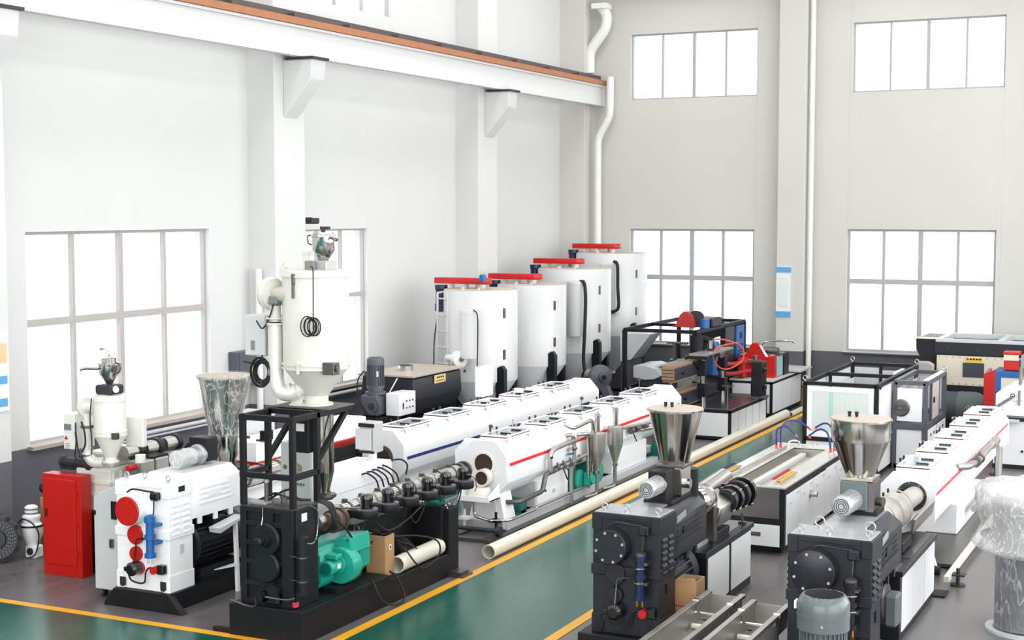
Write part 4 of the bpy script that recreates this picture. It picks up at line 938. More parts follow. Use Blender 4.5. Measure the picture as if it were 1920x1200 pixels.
# tank with blue stripe
t = tank(-10.53, 17.62, 24.7, [18.25 + 1.27 * k for k in range(5)], BLUESTRIPE, .82, 'white octagonal tank with a navy blue stripe behind the black blowers', dz=-.01, hdz=.0, hole=.12)
build('support_cabinet', MB().box(-10.8, -10.28, 17.9, 18.8, .1, .47, .01), WHITE, t)
build('support_cabinet', MB().box(-10.8, -10.28, 22.6, 23.8, .1, .47, .01), WHITE, t)
build('base_frame', MB().box(-10.85, -10.75, 17.6, 24.7, 0, .12).box(-10.32, -10.22, 17.6, 24.7, 0, .12).box(-10.85, -10.22, 17.6, 17.72, 0, .12).box(-10.85, -10.22, 24.58, 24.7, 0, .12), LGREY, t)
build('top_bracket', MB().box(-10.6, -10.45, 22.0, 22.05, 1.2, 1.32).cyl((-10.5, 22.6, 1.2), (-10.5, 22.6, 1.26), .16, n=24), WHITE, t)
bx_ = build('side_control_box', MB().box(-11.0, -10.86, 21.35, 21.75, 1.22, 1.72, .01), WHITE, t)
build('box_post', MB().box(-10.96, -10.88, 21.45, 21.6, .1, 1.22), SOOT, t)

# tank with red stripe
t = tank(-8.805, 17.35, 24.3, [18.0 + 1.27 * k for k in range(5)], REDSTRIPE, .90, 'white octagonal tank with red stripe, cyclones and stainless pipes along its side', ringm=WHITE2, hole=.14, hdz=.07)
build('second_plate', MB().prism(oct_pts(-9.02, .85, .3, .36, .16, .18), 'y', 17.5, 17.54, .003), WHITE, t)
build('wedge_leg', MB().prism([(-9.07, .12), (-8.52, .12), (-8.60, .5), (-8.98, .5)], 'y', 17.42, 17.75, .006), WHITE, t)
build('leg_face', MB().prism([(-9.0, .16), (-8.62, .16), (-8.68, .46), (-8.93, .46)], 'y', 17.41, 17.42), PANEL, t)
build('support_cabinet', MB().box(-9.1, -8.54, 18.5, 19.55, .14, .5, .01), WHITE, t)
build('support_cabinet', MB().box(-9.1, -8.54, 21.3, 22.8, .14, .5, .01), WHITE, t)
build('grey_panel', MB().box(-9.05, -8.56, 18.44, 18.5, .14, .5), LGREY, t)
build('cabinet_knob', MB().box(-8.54, -8.52, 19.0, 19.06, .26, .31, .004), LGREY, t)
build('base_frame', MB().box(-8.60, -8.48, 17.4, 24.3, .02, .14, .005).box(-9.12, -9.0, 17.4, 24.3, .02, .14, .005).box(-9.1, -8.5, 17.3, 17.42, .05, .15, .004).box(-9.1, -8.5, 24.2, 24.3, .02, .14), LGREY, t)
build('rail_track', MB().box(-8.55, -8.38, 16.7, 24.4, 0, .03).box(-9.1, -8.95, 16.7, 24.4, 0, .03).box(-9.15, -8.38, 16.68, 16.78, 0, .05), STEELDK, t)
build('axle', MB().cyl((-9.12, 17.05, .09), (-8.42, 17.05, .09), .03, n=12).cyl((-9.14, 17.05, .09), (-9.08, 17.05, .09), .065, n=18).cyl((-8.46, 17.05, .09), (-8.40, 17.05, .09), .065, n=18), IRON, t)
for x in (-9.03, -8.56): build('leveling_screw', MB().cyl((x, 17.22, .05), (x, 17.22, .30), .018, n=10).box(x - .08, x + .08, 17.15, 17.3, .17, .20), SOOT if x > -9 else WHITE, t)
# plastic collar and tray before the port
c = build('collar_ring', MB().ring((-8.77, 17.20, .74), (-8.77, 17.34, .74), .115, .09, 32), mat('milky_plastic', (226, 220, 208), .3), t)
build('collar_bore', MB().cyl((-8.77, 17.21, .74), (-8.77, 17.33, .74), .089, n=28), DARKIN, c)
tr = build('drip_tray', MB().box(-9.02, -8.56, 17.02, 17.34, .46, .485, .003).box(-9.02, -8.56, 17.01, 17.03, .46, .53).prism([(17.02, .53), (17.34, .66), (17.34, .46), (17.02, .46)], 'x', -9.02, -9.0).prism([(17.02, .53), (17.34, .66), (17.34, .46), (17.02, .46)], 'x', -8.58, -8.56), WHITE, t)
build('collar_funnel', MB().lathe((-8.79, 17.22, .47), (0, 0, 1), [(.17, 0), (.16, .08), (.12, .15)], 28, True), mat('milky_plastic', (226, 220, 208), .3), t)
bl = MB()
random.seed(2)
for k in range(3):
    r_ = .09 + .02 * k
    bl.tube([(-9.06 + r_ * .6 * math.cos(a), 17.1, .33 + r_ * math.sin(a)) for a in [2 * PI * i / 14 for i in range(15)]], .004, 5, smooth=False)
build('clear_hose_loop', bl, CYAN, t)
build('red_valve', MB().tube([(-9.07, 17.08, .36), (-9.09, 17.08, .32), (-9.06, 17.08, .28)], .012, 6), RED, t)
def pip(pts, r=.026, m=TANKSTEEL, bend=.07, nm='steel_pipe'): return build(nm, MB().elbow(pts, r, 12, bend), m, t)
X = -8.40
pip([(-8.85, 17.15, .46), (-8.85, 17.15, .24), (-8.6, 17.15, .19), (X, 17.3, .19), (X, 18.1, .19), (X, 18.15, .21), (X, 20.0, .21)], .02, STEEL)
pip([(-8.7, 17.55, .36), (X, 17.6, .38), (X, 18.35, .40), (X, 18.45, .62), (X, 18.75, .62)], .034, STEELDK)
pip([(X, 18.60, .60), (X, 18.60, .88), (X, 18.75, .93), (X, 19.6, .96)], .032, TANKSTEEL)
pip([(-8.5, 19.35, 1.03), (X, 19.38, 1.05), (X, 19.45, .95), (X, 19.45, .62)], .03, TANKSTEEL)
pip([(X, 18.7, .62), (X, 19.95, .68), (X, 20.0, .5), (X, 20.0, .16)], .028, TANKSTEEL)
pip([(X, 19.35, .58), (X, 19.35, .05)], .028, TANKSTEEL)
pip([(-8.5, 19.3, 1.20), (X + .03, 19.35, 1.14), (X + .03, 20.05, 1.18), (X + .03, 20.08, .98), (X + .03, 20.08, .36)], .028, STEEL)
pip([(-8.5, 19.75, .99), (X + .03, 19.8, 1.0), (X + .03, 19.9, .98), (X + .03, 19.92, .8), (X + .03, 19.92, .34)], .032, STEEL)
for y in (18.85, 19.05, 19.3, 19.62): build('valve', MB().cyl((X, y - .04, .64), (X, y + .04, .64), .045, n=14).cyl((X, y, .64), (X, y, .72), .014, n=8), STEELDK, t)
build('valve_lever', MB().bar((X, 19.05, .62), (X + .05, 19.1, .44), .014), SOOT, t)
build('valve_wheel', MB().ring((X - .01, 19.36, .76), (X - .01, 19.36, .775), .045, .03, 16), BLUE, t)
for y in (18.38, 18.6, 19.38, 19.45): build('pipe_clamp', MB().cyl((X, y, .82 if y > 18.5 else .39), (X, y, .85 if y > 18.5 else .42), .046, n=14), STEEL, t)
pip([(X, 20.95, .9), (X, 22.6, .80), (X, 22.8, .80), (X, 22.9, .95), (X, 23.2, .95)], .028, TANKSTEEL)
pip([(X, 22.1, .74), (X, 23.0, .68), (X, 23.9, .72)], .03, STEEL)
for y in (21.75, 21.95, 22.35): build('valve', MB().cyl((X, y - .05, .78), (X, y + .05, .78), .05, n=14), STEELDK, t)
build('valve_lever', MB().bar((X, 21.8, .76), (X + .05, 21.85, .60), .014), SOOT, t)
for y, z0 in ((20.08, 0), (20.80, 0)):
    x = -8.30
    c = build('cyclone_separator', MB().lathe((x, y, .10), (0, 0, 1), [(.03, 0), (.03, .32), (.035, .33), (.115, .60), (.12, .62), (.12, .88), (.115, .885), (.03, .89)], 32), TANKSTEEL, t)
    build('top_pipe', MB().lathe((x, y, .98), (0, 0, 1), [(.042, 0), (.042, .24), (.05, .24), (.05, .27), (.042, .27), (.042, .29)], 20), STEEL, c)
    build('lower_pipe', MB().elbow([(x, y, .30), (x, y, .06), (x - .1, y - .25, .05)], .028, 12, .06), TANKSTEEL, c)
    build('coupling', MB().cyl((x, y, .38), (x, y, .42), .042, n=16), STEEL, c)
for y in (19.85, 20.6):
    m = build('vacuum_pump', MB().cyl((-8.82, y, .30), (-8.5, y, .30), .15, n=24).box(-8.75, -8.5, y - .14, y + .14, .14, .25, .01), GREEN2, t)
    build('pump_cover', MB().lathe((-8.5, y, .30), (1, 0, 0), [(.155, 0), (.155, .03), (.12, .04)], 24), GREEN, m)
build('pump_head', MB().box(-8.46, -8.34, 19.9, 20.03, .20, .40, .02).cyl((-8.34, 19.96, .3), (-8.30, 19.96, .3), .07, n=16), GREEN, t)
build('water_pump', MB().cyl((-8.72, 17.95, .26), (-8.5, 17.95, .26), .11, n=22).box(-8.75, -8.5, 17.87, 18.03, .14, .2), GREEN2, t)
build('water_pump', MB().cyl((-8.6, 23.3, .26), (-8.32, 23.3, .26), .13, n=22).box(-8.6, -8.4, 23.2, 23.4, .1, .2), GREEN2, t)
cable(t, [(-8.35, 23.1, .30), (-8.2, 22.9, .22), (-8.15, 22.6, .05)], .008, PIPE)
for y, h in ((17.75, .14), (20.9, .16), (23.4, .2)):
    g = build('pressure_gauge', MB().cyl((-8.9, y, 1.21), (-8.9, y, 1.21 + h), .007, n=8).cyl((-8.9, y - .01, 1.21 + h), (-8.9, y + .01, 1.21 + h), .028, n=14), STEELDK, t)
for y in (18.6, 19.9): build('spray_valve', MB().tube([(-8.95, y, 1.22), (-8.93, y + .05, 1.28), (-8.9, y + .12, 1.27), (-8.85, y + .18, 1.22)], .010, 6).cyl((-8.98, y, 1.2), (-8.98, y, 1.34), .008, n=6), STEEL, t)

# right-hand tank
t = tank(-3.285, 17.5, 24.0, [18.15 + 1.26 * k for k in range(5)], mat('faded_red_stripe', (226, 84, 92), .4), .945, 'right-hand white tank with a pale red stripe and black port ring', dz=-.02, hole=.13, ringm=mat('port_ring_dark', (58, 58, 62), .4, .3), hdx=.06, hdz=.10)
build('support_cabinet', MB().box(-3.5, -3.02, 19.6, 21.6, .06, .46, .01), CREAM if False else PANEL, t)
build('cabinet_latch', MB().box(-3.02, -3.0, 21.1, 21.25, .25, .38, .005), STEELDK, t)
build('splayed_leg', MB().prism([(-3.6, .05), (-3.52, .05), (-3.38, .47), (-3.44, .47)], 'y', 17.55, 17.63).prism([(-2.97, .05), (-2.92, .05), (-3.05, .47), (-3.12, .47)], 'y', 17.55, 17.63), WHITE, t)
build('foot_wheel', MB().cyl((-2.95, 17.52, .06), (-2.88, 17.52, .06), .055, n=16), RUBBER, t)
build('base_plate', MB().box(-3.6, -2.75, 17.9, 23.2, .02, .06, .004), STEELDK, t)
build('rail_track', MB().box(-2.74, -2.68, 16.9, 24, .09, .15), PIPE, t)
build('leveling_foot', MB().cyl((-2.62, 17.15, .0), (-2.62, 17.15, .02), .085, n=20).cyl((-2.62, 17.15, .02), (-2.62, 17.15, .2), .022, n=10).box(-2.72, -2.54, 17.08, 17.22, .12, .14), IRON, t)
pip([(-2.97, 19.2, 1.02), (-2.85, 19.3, 1.02), (-2.82, 19.9, 1.0), (-2.80, 20.2, 1.05), (-2.78, 21.4, 1.08), (-2.75, 21.4, 1.0), (-2.75, 21.4, .35), (-2.9, 20.2, .3)], .045, TANKSTEEL)
for y in (19.75, 20.05): build('valve', MB().cyl((-2.82, y - .06, 1.01), (-2.82, y + .06, 1.01), .065, n=16).cyl((-2.82, y, 1.01), (-2.82, y, 1.10), .016, n=8), STEELDK, t)
for y in (20.9, 21.3): build('pipe_clamp', MB().ring((-2.79, y, 1.07), (-2.79, y + .03, 1.07), .065, .04, 16), STEEL, t)

# ------------------------------------------------------------------ silos
SW = mat('silo_white', (208, 208, 208), .3, var=.015)
SG = mat('silo_cone_bounce', (236, 238, 241), .4, var=.03)  # floor bounce put into the cone colour, lighter than the cylinder
def silo(cx, cy, r, zb, zt, label, tube_side=True, ladder=False, black_hose=False, arm=.78):
    t = thing('mixing_silo', label, 'silo', (cx, cy, 0), 'white mixing silos along the left wall')
    zn = max(.28, zb - .85)
    s = build('cylinder', MB().lathe((cx, cy, zb), (0, 0, 1), [(r, 0), (r, zt - zb), (r * .985, zt - zb + .015), (.02, zt - zb + .03)], 56), SW, t, angle=40)
    build('top_deck', MB().lathe((cx, cy, zt + .0), (0, 0, 1), [(r * .97, .016), (r * .97, .022), (.02, .036)], 48), mat('dusty_silo_top', (196, 186, 172), .6, var=.06), t)
    build('cone', MB().lathe((cx, cy, zn), (0, 0, 1), [(.10, -.05), (.10, 0), (r * .995, zb - zn)], 56), SG, t)
    build('outlet', MB().cyl((cx, cy, zn - .14), (cx, cy, zn), .09, n=20), STEELDK, t)
    for k in range(4):
        a = PI / 4 + k * PI / 2 + .25
        x, y = cx + r * 1.02 * math.cos(a), cy + r * 1.02 * math.sin(a)
        build('leg', MB().prism([(x - .09, 0), (x + .09, 0), (x + .09, zb + .22), (x + .03, zb + .30), (x - .09, zb + .24)], 'y', y - .06, y + .06, .004), BLACK, t)
    build('leg_brace', MB().bar((cx - r * .7, cy - r * .75, .3), (cx + r * .7, cy - r * .75, .3), .07), BLACK, t)
    build('leg_brace', MB().bar((cx + r * .8, cy - r * .7, .3), (cx + r * .8, cy + r * .7, .3), .07), BLACK, t)
    # belt guard on top
    g = build('belt_guard', MB().prism([(cx - .92, cy - .12), (cx - .92, cy + .12), (cx + .12, cy + .16), (cx + .20, cy + .08), (cx + .20, cy - .08), (cx + .12, cy - .16)], 'z', zt + .11, zt + .22, .008), RED, t, 'red belt guard')
    for k in range(3): build('guard_support', MB().box(cx - .62 + .30 * k, cx - .57 + .30 * k, cy - .05, cy + .05, zt + .01, zt + .11), SW, t)
    build('bearing', MB().cyl((cx + .02, cy, zt + .02), (cx + .02, cy, zt + .11), .11, n=20), ALU, t)
    build('lug', MB().box(cx - .08, cx - .03, cy - r * .9, cy - r * .86, zt - .02, zt + .08).box(cx + r * .3, cx + r * .35, cy - r * .75, cy - r * .72, zt, zt + .07), SW, t)
    mx = cx - r * 1.02 - .10
    m = build('belt_motor', MB().lathe((mx, cy - .05, zt - .42), (0, 0, 1), [(.10, 0), (.12, .02), (.12, .14), (.105, .15), (.105, .40), (.12, .42), (.12, .50)], 22).box(mx + .06, mx + .2, cy - .15, cy + .05, zt - .40, zt - .37), NAVY, t, 'dark navy belt motor')
    build('motor_bracket', MB().box(mx - .02, cx - r * .9, cy - .02, cy + .02, zt - .14, zt - .08), SW, t)
    # latches and hatch on the right flank
    for z in (zb + (zt - zb) * .30, zb + (zt - zb) * .76):
        a = -.42
        x, y = cx + r * math.cos(a), cy + r * math.sin(a)
        build('latch', MB().box(x - .02, x + .012, y - .03, y + .03, z - .09, z + .09, .004), STEELDK, t)
    build('hatch_seam', MB().box(cx + r * math.cos(.55) - .015, cx + r * math.cos(-.42) - .04, cy + r * math.sin(-.47) - .012, cy + r * math.sin(-.47) - .008, zb + .2, zt - .2), SW, t)
    if tube_side:
        a = math.radians(-64); x, y = cx + (r + .15) * math.cos(a), cy + (r + .15) * math.sin(a)
        tt = build('suction_tube', MB().lathe((x, y, zb + .38), (0, 0, 1), [(.185, 0), (.19, .02), (.19, (zt - zb) * .62), (.20, (zt - zb) * .62), (.20, (zt - zb) * .62 + .05), (.15, (zt - zb) * .62 + .07)], 30), SW, t)
        zz = zb + .38 + (zt - zb) * .62
        if black_hose:
            build('suction_hose', MB().tube([(x + .1, y - .05, zz + .06), (x + .22, y - .12, zz + .03), (x + .27, y - .16, zz - .3), (x + .25, y - .16, zz - 1.0), (x + .22, y - .14, zb - .05), (x + .26, y - .16, zb - .35)], .035, 10, 8), RUBBER, t)
            hb = MB()
            for k in range(3): hb.tube([(x + .36 + .13 * math.cos(a2), y - .2 - .02 * k, zb - .42 + .12 * math.sin(a2)) for a2 in [2 * PI * i / 14 for i in range(15)]], .02, 6, smooth=False)
            build('hose_coil', hb, RUBBER, t)
        else:
            cable(t, [(x + .12, y - .08, zz + .03), (x + .23, y - .12, zz - .1), (x + .23, y - .12, zz - .9), (x + .24, y - .12, zb - .1), (x + .3, y - .1, zn + .1), (x + .45, y, zn)], .012)
    if ladder:
        lx_, ly_ = cx - r * 1.02, cy - r * .55
        for dx, dy in ((0, 0), (.34, -.22)):
            build('ladder_rail', MB().cyl((lx_ + dx, ly_ + dy, .3), (lx_ + dx, ly_ + dy, zt - .05), .022, n=8), SW, t)
        for k in range(8):
            z = .55 + .30 * k
            build('ladder_rung', MB().cyl((lx_, ly_, z), (lx_ + .34, ly_ - .22, z), .015, n=8), SW, t)
        build('ladder_top', MB().tube([(lx_, ly_, zt - .05), (lx_ + .1, ly_ + .3, zt - .03)], .02, 8, smooth=False).tube([(lx_ + .34, ly_ - .22, zt - .05), (lx_ + .4, ly_ + .1, zt - .03)], .02, 8, smooth=False), SW, t)
    return t
t = silo(-12.42, 24.35, .69, 1.15, 2.80, 'nearest white silo, with a ladder on its left and red belt guard', ladder=True, tube_side=False)
x, y = -12.20, 23.45
build('suction_tube', MB().lathe((x, y, 1.62), (0, 0, 1), [(.155, 0), (.155, .80), (.165, .80), (.165, .86), (.12, .88)], 30), SW, t)
cable(t, [(x + .14, y - .08, 2.5), (x + .23, y - .1, 2.35), (x + .22, y - .1, 1.5), (x + .22, y - .1, 1.0), (x + .35, y, .62), (x + .5, y + .1, .6)], .012)
cable(t, [(-13.2, 24.1, 2.3), (-13.1, 23.8, 1.9), (-12.95, 23.5, 1.5), (-12.9, 23.4, 1.1), (-12.6, 23.3, .7), (-12.3, 23.4, .6)], .012)
b = build('dust_blower', MB().lathe((-12.42, 23.40, 1.60), (1, -.5, 0), [(.12, 0), (.155, .01), (.155, .12), (.14, .13)], 28).cyl((-12.67, 23.53, 1.60), (-12.42, 23.40, 1.60), .07, n=16), WHITE2, t)
build('inlet', MB().lathe((-12.295, 23.338, 1.60), (1, -.5, 0), [(.045, 0), (.045, .02), (.03, .022)], 16), STEELDK, b)
build('blue_tag', MB().box(-12.28, -12.17, 24.0, 24.1, 2.96, 3.10, .02), BLUE, t)
silo(-12.42, 26.6, .69, 1.22, 2.79, 'second white silo from the left, plain flank with two steel latches', tube_side=False)
silo(-12.42, 28.75, .78, 1.30, 3.03, 'third white silo from the left, with thick black hose down its front', black_hose=True)
t = silo(-12.42, 30.85, .80, 1.50, 3.30, 'farthest and tallest white silo with a short black hose loop', tube_side=False)
x, y = -12.2, 29.95
build('suction_tube', MB().box(x - .12, x + .28, y - .05, y + .2, 2.0, 3.12, .03), SW, t)
build('suction_hose', MB().tube([(x + .22, y - .05, 3.16), (x + .32, y - .1, 3.08), (x + .34, y - .12, 2.6), (x + .36, y - .12, 2.2), (x + .28, y - .12, 2.08), (x + .1, y - .12, 2.06)], .035, 10, 8), RUBBER, t)

# white upright box on its post in front of the nearest silo is a part of the blue striped tank
# grey blower on a stand before the farthest silos
t = thing('centrifugal_blower', 'slate grey round blower between the third silo and the black frame', 'blower', (-10.9, 26.6, 0))
build('volute', MB().lathe((-10.95, 26.6, 1.02), (.75, -.66, 0), [(.08, -.05), (.235, -.04), (.24, 0), (.24, .07), (.22, .09), (.10, .11), (.075, .19), (.055, .19)], 36).prism([(-10.93, .80), (-10.75, .86), (-10.62, .55), (-10.72, .5)], 'y', 26.5, 26.65, .01), SLATE, t)
build('inlet_bore', MB().cyl((-10.80, 26.475, 1.02), (-10.803, 26.478, 1.02), .05, n=16).cyl((-10.806, 26.472, 1.02), (-10.80, 26.468, 1.02), .052, n=16), SOOT, t)
build('motor', MB().cyl((-11.3, 26.9, 1.02), (-11.0, 26.64, 1.02), .11, n=20), ALU, t)
build('stand', MB().box(-11.1, -10.9, 26.5, 26.7, 0, .80, .01).box(-11.15, -10.8, 26.4, 26.8, .0, .05), SOOT, t)
t = thing('white_hopper_bin', 'open pale grey sheet metal bin seen through the black frame', 'bin', (-11.3, 29.5, 0))
build('bin', MB().prism([(-11.55, 1.66), (-10.86, 1.66), (-11.3, 1.1), (-11.55, 1.05)], 'y', 29.2, 29.9, .004), LGREY, t)
build('stand', MB().box(-11.55, -11.3, 29.25, 29.85, 0, 1.08), SLATE, t)

# ------------------------------------------------------------------ dark ribbon mixer near the left wall
t = thing('ribbon_mixer', 'dark horizontal mixer with dusty lid, upright gearmotor and white switch box', 'machine', (-12.5, 21.2, 0))
DM = mat('mixer_dark_paint', (38, 40, 48), .34, var=.15)
build('trough', MB().prism([(-13.05, 1.50), (-12.12, 1.50), (-12.08, 1.46), (-12.06, 1.12), (-12.18, .84), (-12.45, .70), (-12.75, .70), (-13.0, .84), (-13.1, 1.12)], 'y', 21.2, 22.9, .006), DM, t)
build('lid', MB().box(-13.12, -12.04, 21.15, 22.95, 1.5, 1.53, .004), DUSTTOP, t)
build('filler_neck', MB().ring((-12.62, 21.9, 1.53), (-12.62, 21.9, 1.62), .13, .115, 28), STEEL, t)
build('base_frame', MB().box(-13.05, -12.95, 21.2, 23.1, 0, .8).box(-12.2, -12.1, 21.2, 23.1, 0, .8).box(-13.05, -12.1, 21.2, 21.3, .0, .7).box(-13.05, -12.1, 23.0, 23.1, 0, .7), SOOT, t)
build('drive_stand', MB().box(-12.75, -12.2, 20.35, 21.0, 0, .92, .006), SOOT, t)
g = build('gear_reducer', MB().box(-12.62, -12.30, 20.42, 20.82, .93, 1.28, .03).lathe((-12.38, 20.42, 1.10), (0, -1, 0), [(.14, 0), (.14, .03), (.10, .03), (.10, .06)], 28).lathe((-12.44, 20.6, 1.28), (0, 0, 1), [(.17, 0), (.17, .04), (.13, .05), (.13, .1)], 24), SLATE, t)
build('shaft_end', MB().cyl((-12.38, 20.35, 1.10), (-12.38, 20.355, 1.10), .06, n=20), IRON, g)
ribbed_motor(t, (-12.44, 20.6, 1.88), (-12.44, 20.6, 1.38), .145, SLATE, 20, cap=SLATE, box=(-1, 0, 0))
build('motor_label', MB().box(-12.34, -12.31, 20.46, 20.475, 1.58, 1.67), PAPER, t)
sb = build('switch_box', MB().box(-12.26, -12.0, 20.62, 21.15, .93, 1.30, .008), WHITE, t, 'white switch box with small push buttons')
for k in range(3):
    for z, m in ((1.16, IRON), (1.05, RED if k == 0 else IRON)):
        build('button', MB().cyl((-12.0, 20.84 + .1 * k, z), (-11.985, 20.84 + .1 * k, z), .014, n=8), m, sb)
build('vent', MB().box(-12.0, -11.99, 20.72, 20.75, 1.04, 1.14), IRON, sb)
build('type_plate', MB().box(-12.062, -12.055, 21.9, 22.3, 1.33, 1.47), mat('pale_yellow_plate', (222, 204, 140), .5), t)
for k in range(4): build('printed_mark', MB().box(-12.056, -12.053, 21.98 + .07 * k, 22.03 + .07 * k, 1.41, 1.44), IRON, t)
build('printed_mark', MB().box(-12.056, -12.053, 21.95, 22.25, 1.36, 1.375), RED, t)
cable(t, [(-12.6, 20.5, 1.66), (-12.66, 20.4, 1.5), (-12.64, 20.4, 1.2), (-12.5, 20.4, .95)], .012)
build('stay_rod', MB().tube([(-12.35, 21.15, 1.48), (-12.4, 20.9, 1.2)], .012, 6, smooth=False), STEEL, t)
build('end_bearing', MB().cyl((-12.06, 23.0, 1.44), (-12.04, 23.0, 1.44), .03, n=10), STEELDK, t)
# ------------------------------------------------------------------ panelled machine tables
def panelled(t, x0, x1, y0, y1, z0, z1, nside, nfront=1, topm=SHOE, fr=BLACK, pm=PANEL, top=True, bar=.05):
    build('frame', MB().box(x0 + .02, x1 - .02, y0 + .02, y1 - .02, z0 + .02, z1 - .04), fr, t)
    e = MB()
    for x in (x0, x1 - bar):
        for y in (y0, y1 - bar): e.box(x, x + bar, y, y + bar, z0, z1 - .03, .003)
    for z in (z0, z1 - .03 - bar):
        e.box(x0, x1, y0, y0 + bar, z, z + bar, .003).box(x0, x1, y1 - bar, y1, z, z + bar, .003)
        e.box(x0, x0 + bar, y0, y1, z, z + bar, .003).box(x1 - bar, x1, y0, y1, z, z + bar, .003)
    build('edge_frame', e, fr, t)
    if top: build('worktop', MB().box(x0 - .01, x1 + .01, y0 - .01, y1 + .01, z1 - .03, z1, .004), topm, t)
    L = (y1 - y0 - 2 * bar) / nside
    for k in range(nside):
        for x in (x1 - .012, x0 + .004):
            build('side_panel', MB().box(x, x + .008, y0 + bar + L * k + .014, y0 + bar + L * (k + 1) - .014, z0 + bar, z1 - .03 - bar, .002), pm, t)
    W = (x1 - x0 - 2 * bar) / nfront
    for k in range(nfront):
        for y in (y0 + .004, y1 - .012):
            build('end_panel', MB().box(x0 + bar + W * k + .006, x0 + bar + W * (k + 1) - .006, y, y + .008, z0 + bar, z1 - .03 - bar, .002), pm, t)

t = thing('haul_off', 'haul-off machine with tan pad tracks over a glossy dark table with white panels', 'machine', (-8.7, 26.1, 0))
panelled(t, -9.18, -8.12, 26.1, 28.5, .03, .60, 5)
for x, y in ((-8.90, 26.8), (-8.86, 27.9)):
    c = build('guide_column', MB().cyl((x, y, .6), (x, y, 1.52), .055, n=22), STEEL, t)
    for z0, z1 in ((.72, .98), (1.12, 1.42)): build('slide_block', MB().box(x - .08, x + .08, y - .09, y + .09, z0, z1, .01), BLACK, c)
build('head_plate', MB().box(-9.08, -8.74, 26.5, 28.2, 1.52, 1.56, .004), mat('worn_steel_plate', (150, 146, 142), .4, .5), t)
build('head_plate_edge', MB().box(-9.09, -8.73, 26.48, 26.6, 1.46, 1.52), SOOT, t)
cy = build('air_cylinder', MB().cyl((-8.92, 27.3, 1.60), (-8.92, 27.3, 1.76), .05, n=20), STEEL, t)
for z in (1.76, 1.56): build('cylinder_cap', MB().box(-8.98, -8.86, 27.24, 27.36, z, z + .03), PLASTIC, cy)
for (za, zb_, ya, yb_) in ((1.16, 1.42, 25.45, 27.25), (.66, .92, 25.6, 27.25)):
    tr = build('track_beam', MB().box(-9.25, -8.97, ya, yb_, za, zb_ - .04, .008), mat('track_grey', (38, 42, 52), .45), t)
    for side, zz in (('top', zb_ - .04), ('bottom', za - .04)):
        n = 22
        for k in range(n):
            y = ya + (yb_ - ya) * k / n
            build('track_pad', MB().box(-9.23, -8.99, y + .006, y + (yb_ - ya) / n - .006, zz, zz + .04, .004), WOOD, tr)
    for k in range(4): build('track_pad', MB().box(-9.23, -8.99, ya - .05, ya, za + .01 + .062 * k, za + .06 + .062 * k, .004), WOOD, tr)
    build('tension_bolt', MB().cyl((-8.97, ya + .35, (za + zb_) / 2 - .02), (-8.93, ya + .35, (za + zb_) / 2 - .02), .025, n=10), SOOT, tr)
build('track_side_plate', MB().prism([(26.4, 1.42), (27.25, 1.42), (27.25, 1.14), (27.1, 1.0)], 'x', -8.97, -8.95), SOOT, t)
build('hand_wheel', MB().ring((-8.6, 27.4, .86), (-8.6, 27.4, .88), .12, .09, 24).cyl((-8.6, 27.4, .6), (-8.6, 27.4, .88), .02, n=10), STEELDK, t)
build('air_hose', MB().tube([(-8.88, 27.3, 1.78), (-8.7, 27.5, 1.76), (-8.45, 27.8, 1.62), (-8.42, 27.8, 1.36), (-8.6, 27.6, 1.20), (-8.75, 27.4, 1.22), (-8.86, 27.3, 1.42), (-8.8, 27.4, 1.62), (-8.55, 27.9, 1.68)], .014, 7, 8), ORANGE, t, 'orange air hose loop')
build('valve_block', MB().box(-8.85, -8.7, 27.3, 27.5, 1.42, 1.52, .01).cyl((-8.76, 27.2, 1.46), (-8.76, 27.2, 1.38), .03, n=12), STEELDK, t)
build('vertical_post', MB().box(-8.30, -8.08, 27.98, 28.3, .60, 1.30, .008), CHARCOAL if False else BLACK, t)
build('post_foot', MB().box(-8.36, -8.04, 27.92, 28.36, .60, .62).box(-8.1, -7.98, 27.9, 28.1, .6, .63), SLATE, t)
for z in (.75, 1.08): build('post_bracket', MB().box(-8.08, -8.04, 28.05, 28.2, z, z + .1, .01), PLASTIC, t)
build('post_lamp', MB().cyl((-8.25, 28.1, 1.32), (-8.25, 28.1, 1.42), .05, n=16).box(-8.4, -8.1, 28.05, 28.15, 1.30, 1.33), STEELDK, t)

t = thing('pipe_cutter', 'red planetary pipe cutter on a table with white side panels by the far wall', 'machine', (-8.7, 29.4, 0))
panelled(t, -9.18, -8.27, 29.4, 31.75, .05, .78, 3, 2, topm=LGREY)
build('cutter_plate', MB().prism([(-9.16, .78), (-8.42, .78), (-8.42, 1.22), (-8.58, 1.26), (-8.74, 1.50), (-8.86, 1.50), (-9.0, 1.26), (-9.16, 1.22)], 'y', 29.9, 30.05, .01), RED, t)
build('cutter_side', MB().box(-8.42, -8.38, 29.9, 30.9, .78, 1.24), RED, t)
build('cyan_panel', MB().box(-8.40, -8.36, 30.1, 30.5, .8, 1.22), CYAN, t)
build('black_panel', MB().box(-8.40, -8.35, 30.55, 30.95, .78, 1.24), BLACK, t)
build('housing_top', MB().box(-9.16, -8.42, 30.05, 30.9, 1.0, 1.24, .01), LGREY, t)
build('white_stripe', MB().prism([(-8.70, 1.46), (-8.66, 1.46), (-8.50, 1.22), (-8.56, 1.22)], 'y', 29.88, 29.9), WHITE, t)
for z in (.92, 1.12): build('clamp_arm', MB().elbow([(-9.16, 29.0, z), (-9.05, 29.3, z - .02), (-8.9, 29.6, z + .02), (-8.7, 29.9, z)], .045, 10, .1), mat('dark_red_arm', (170, 30, 30), .5), t)
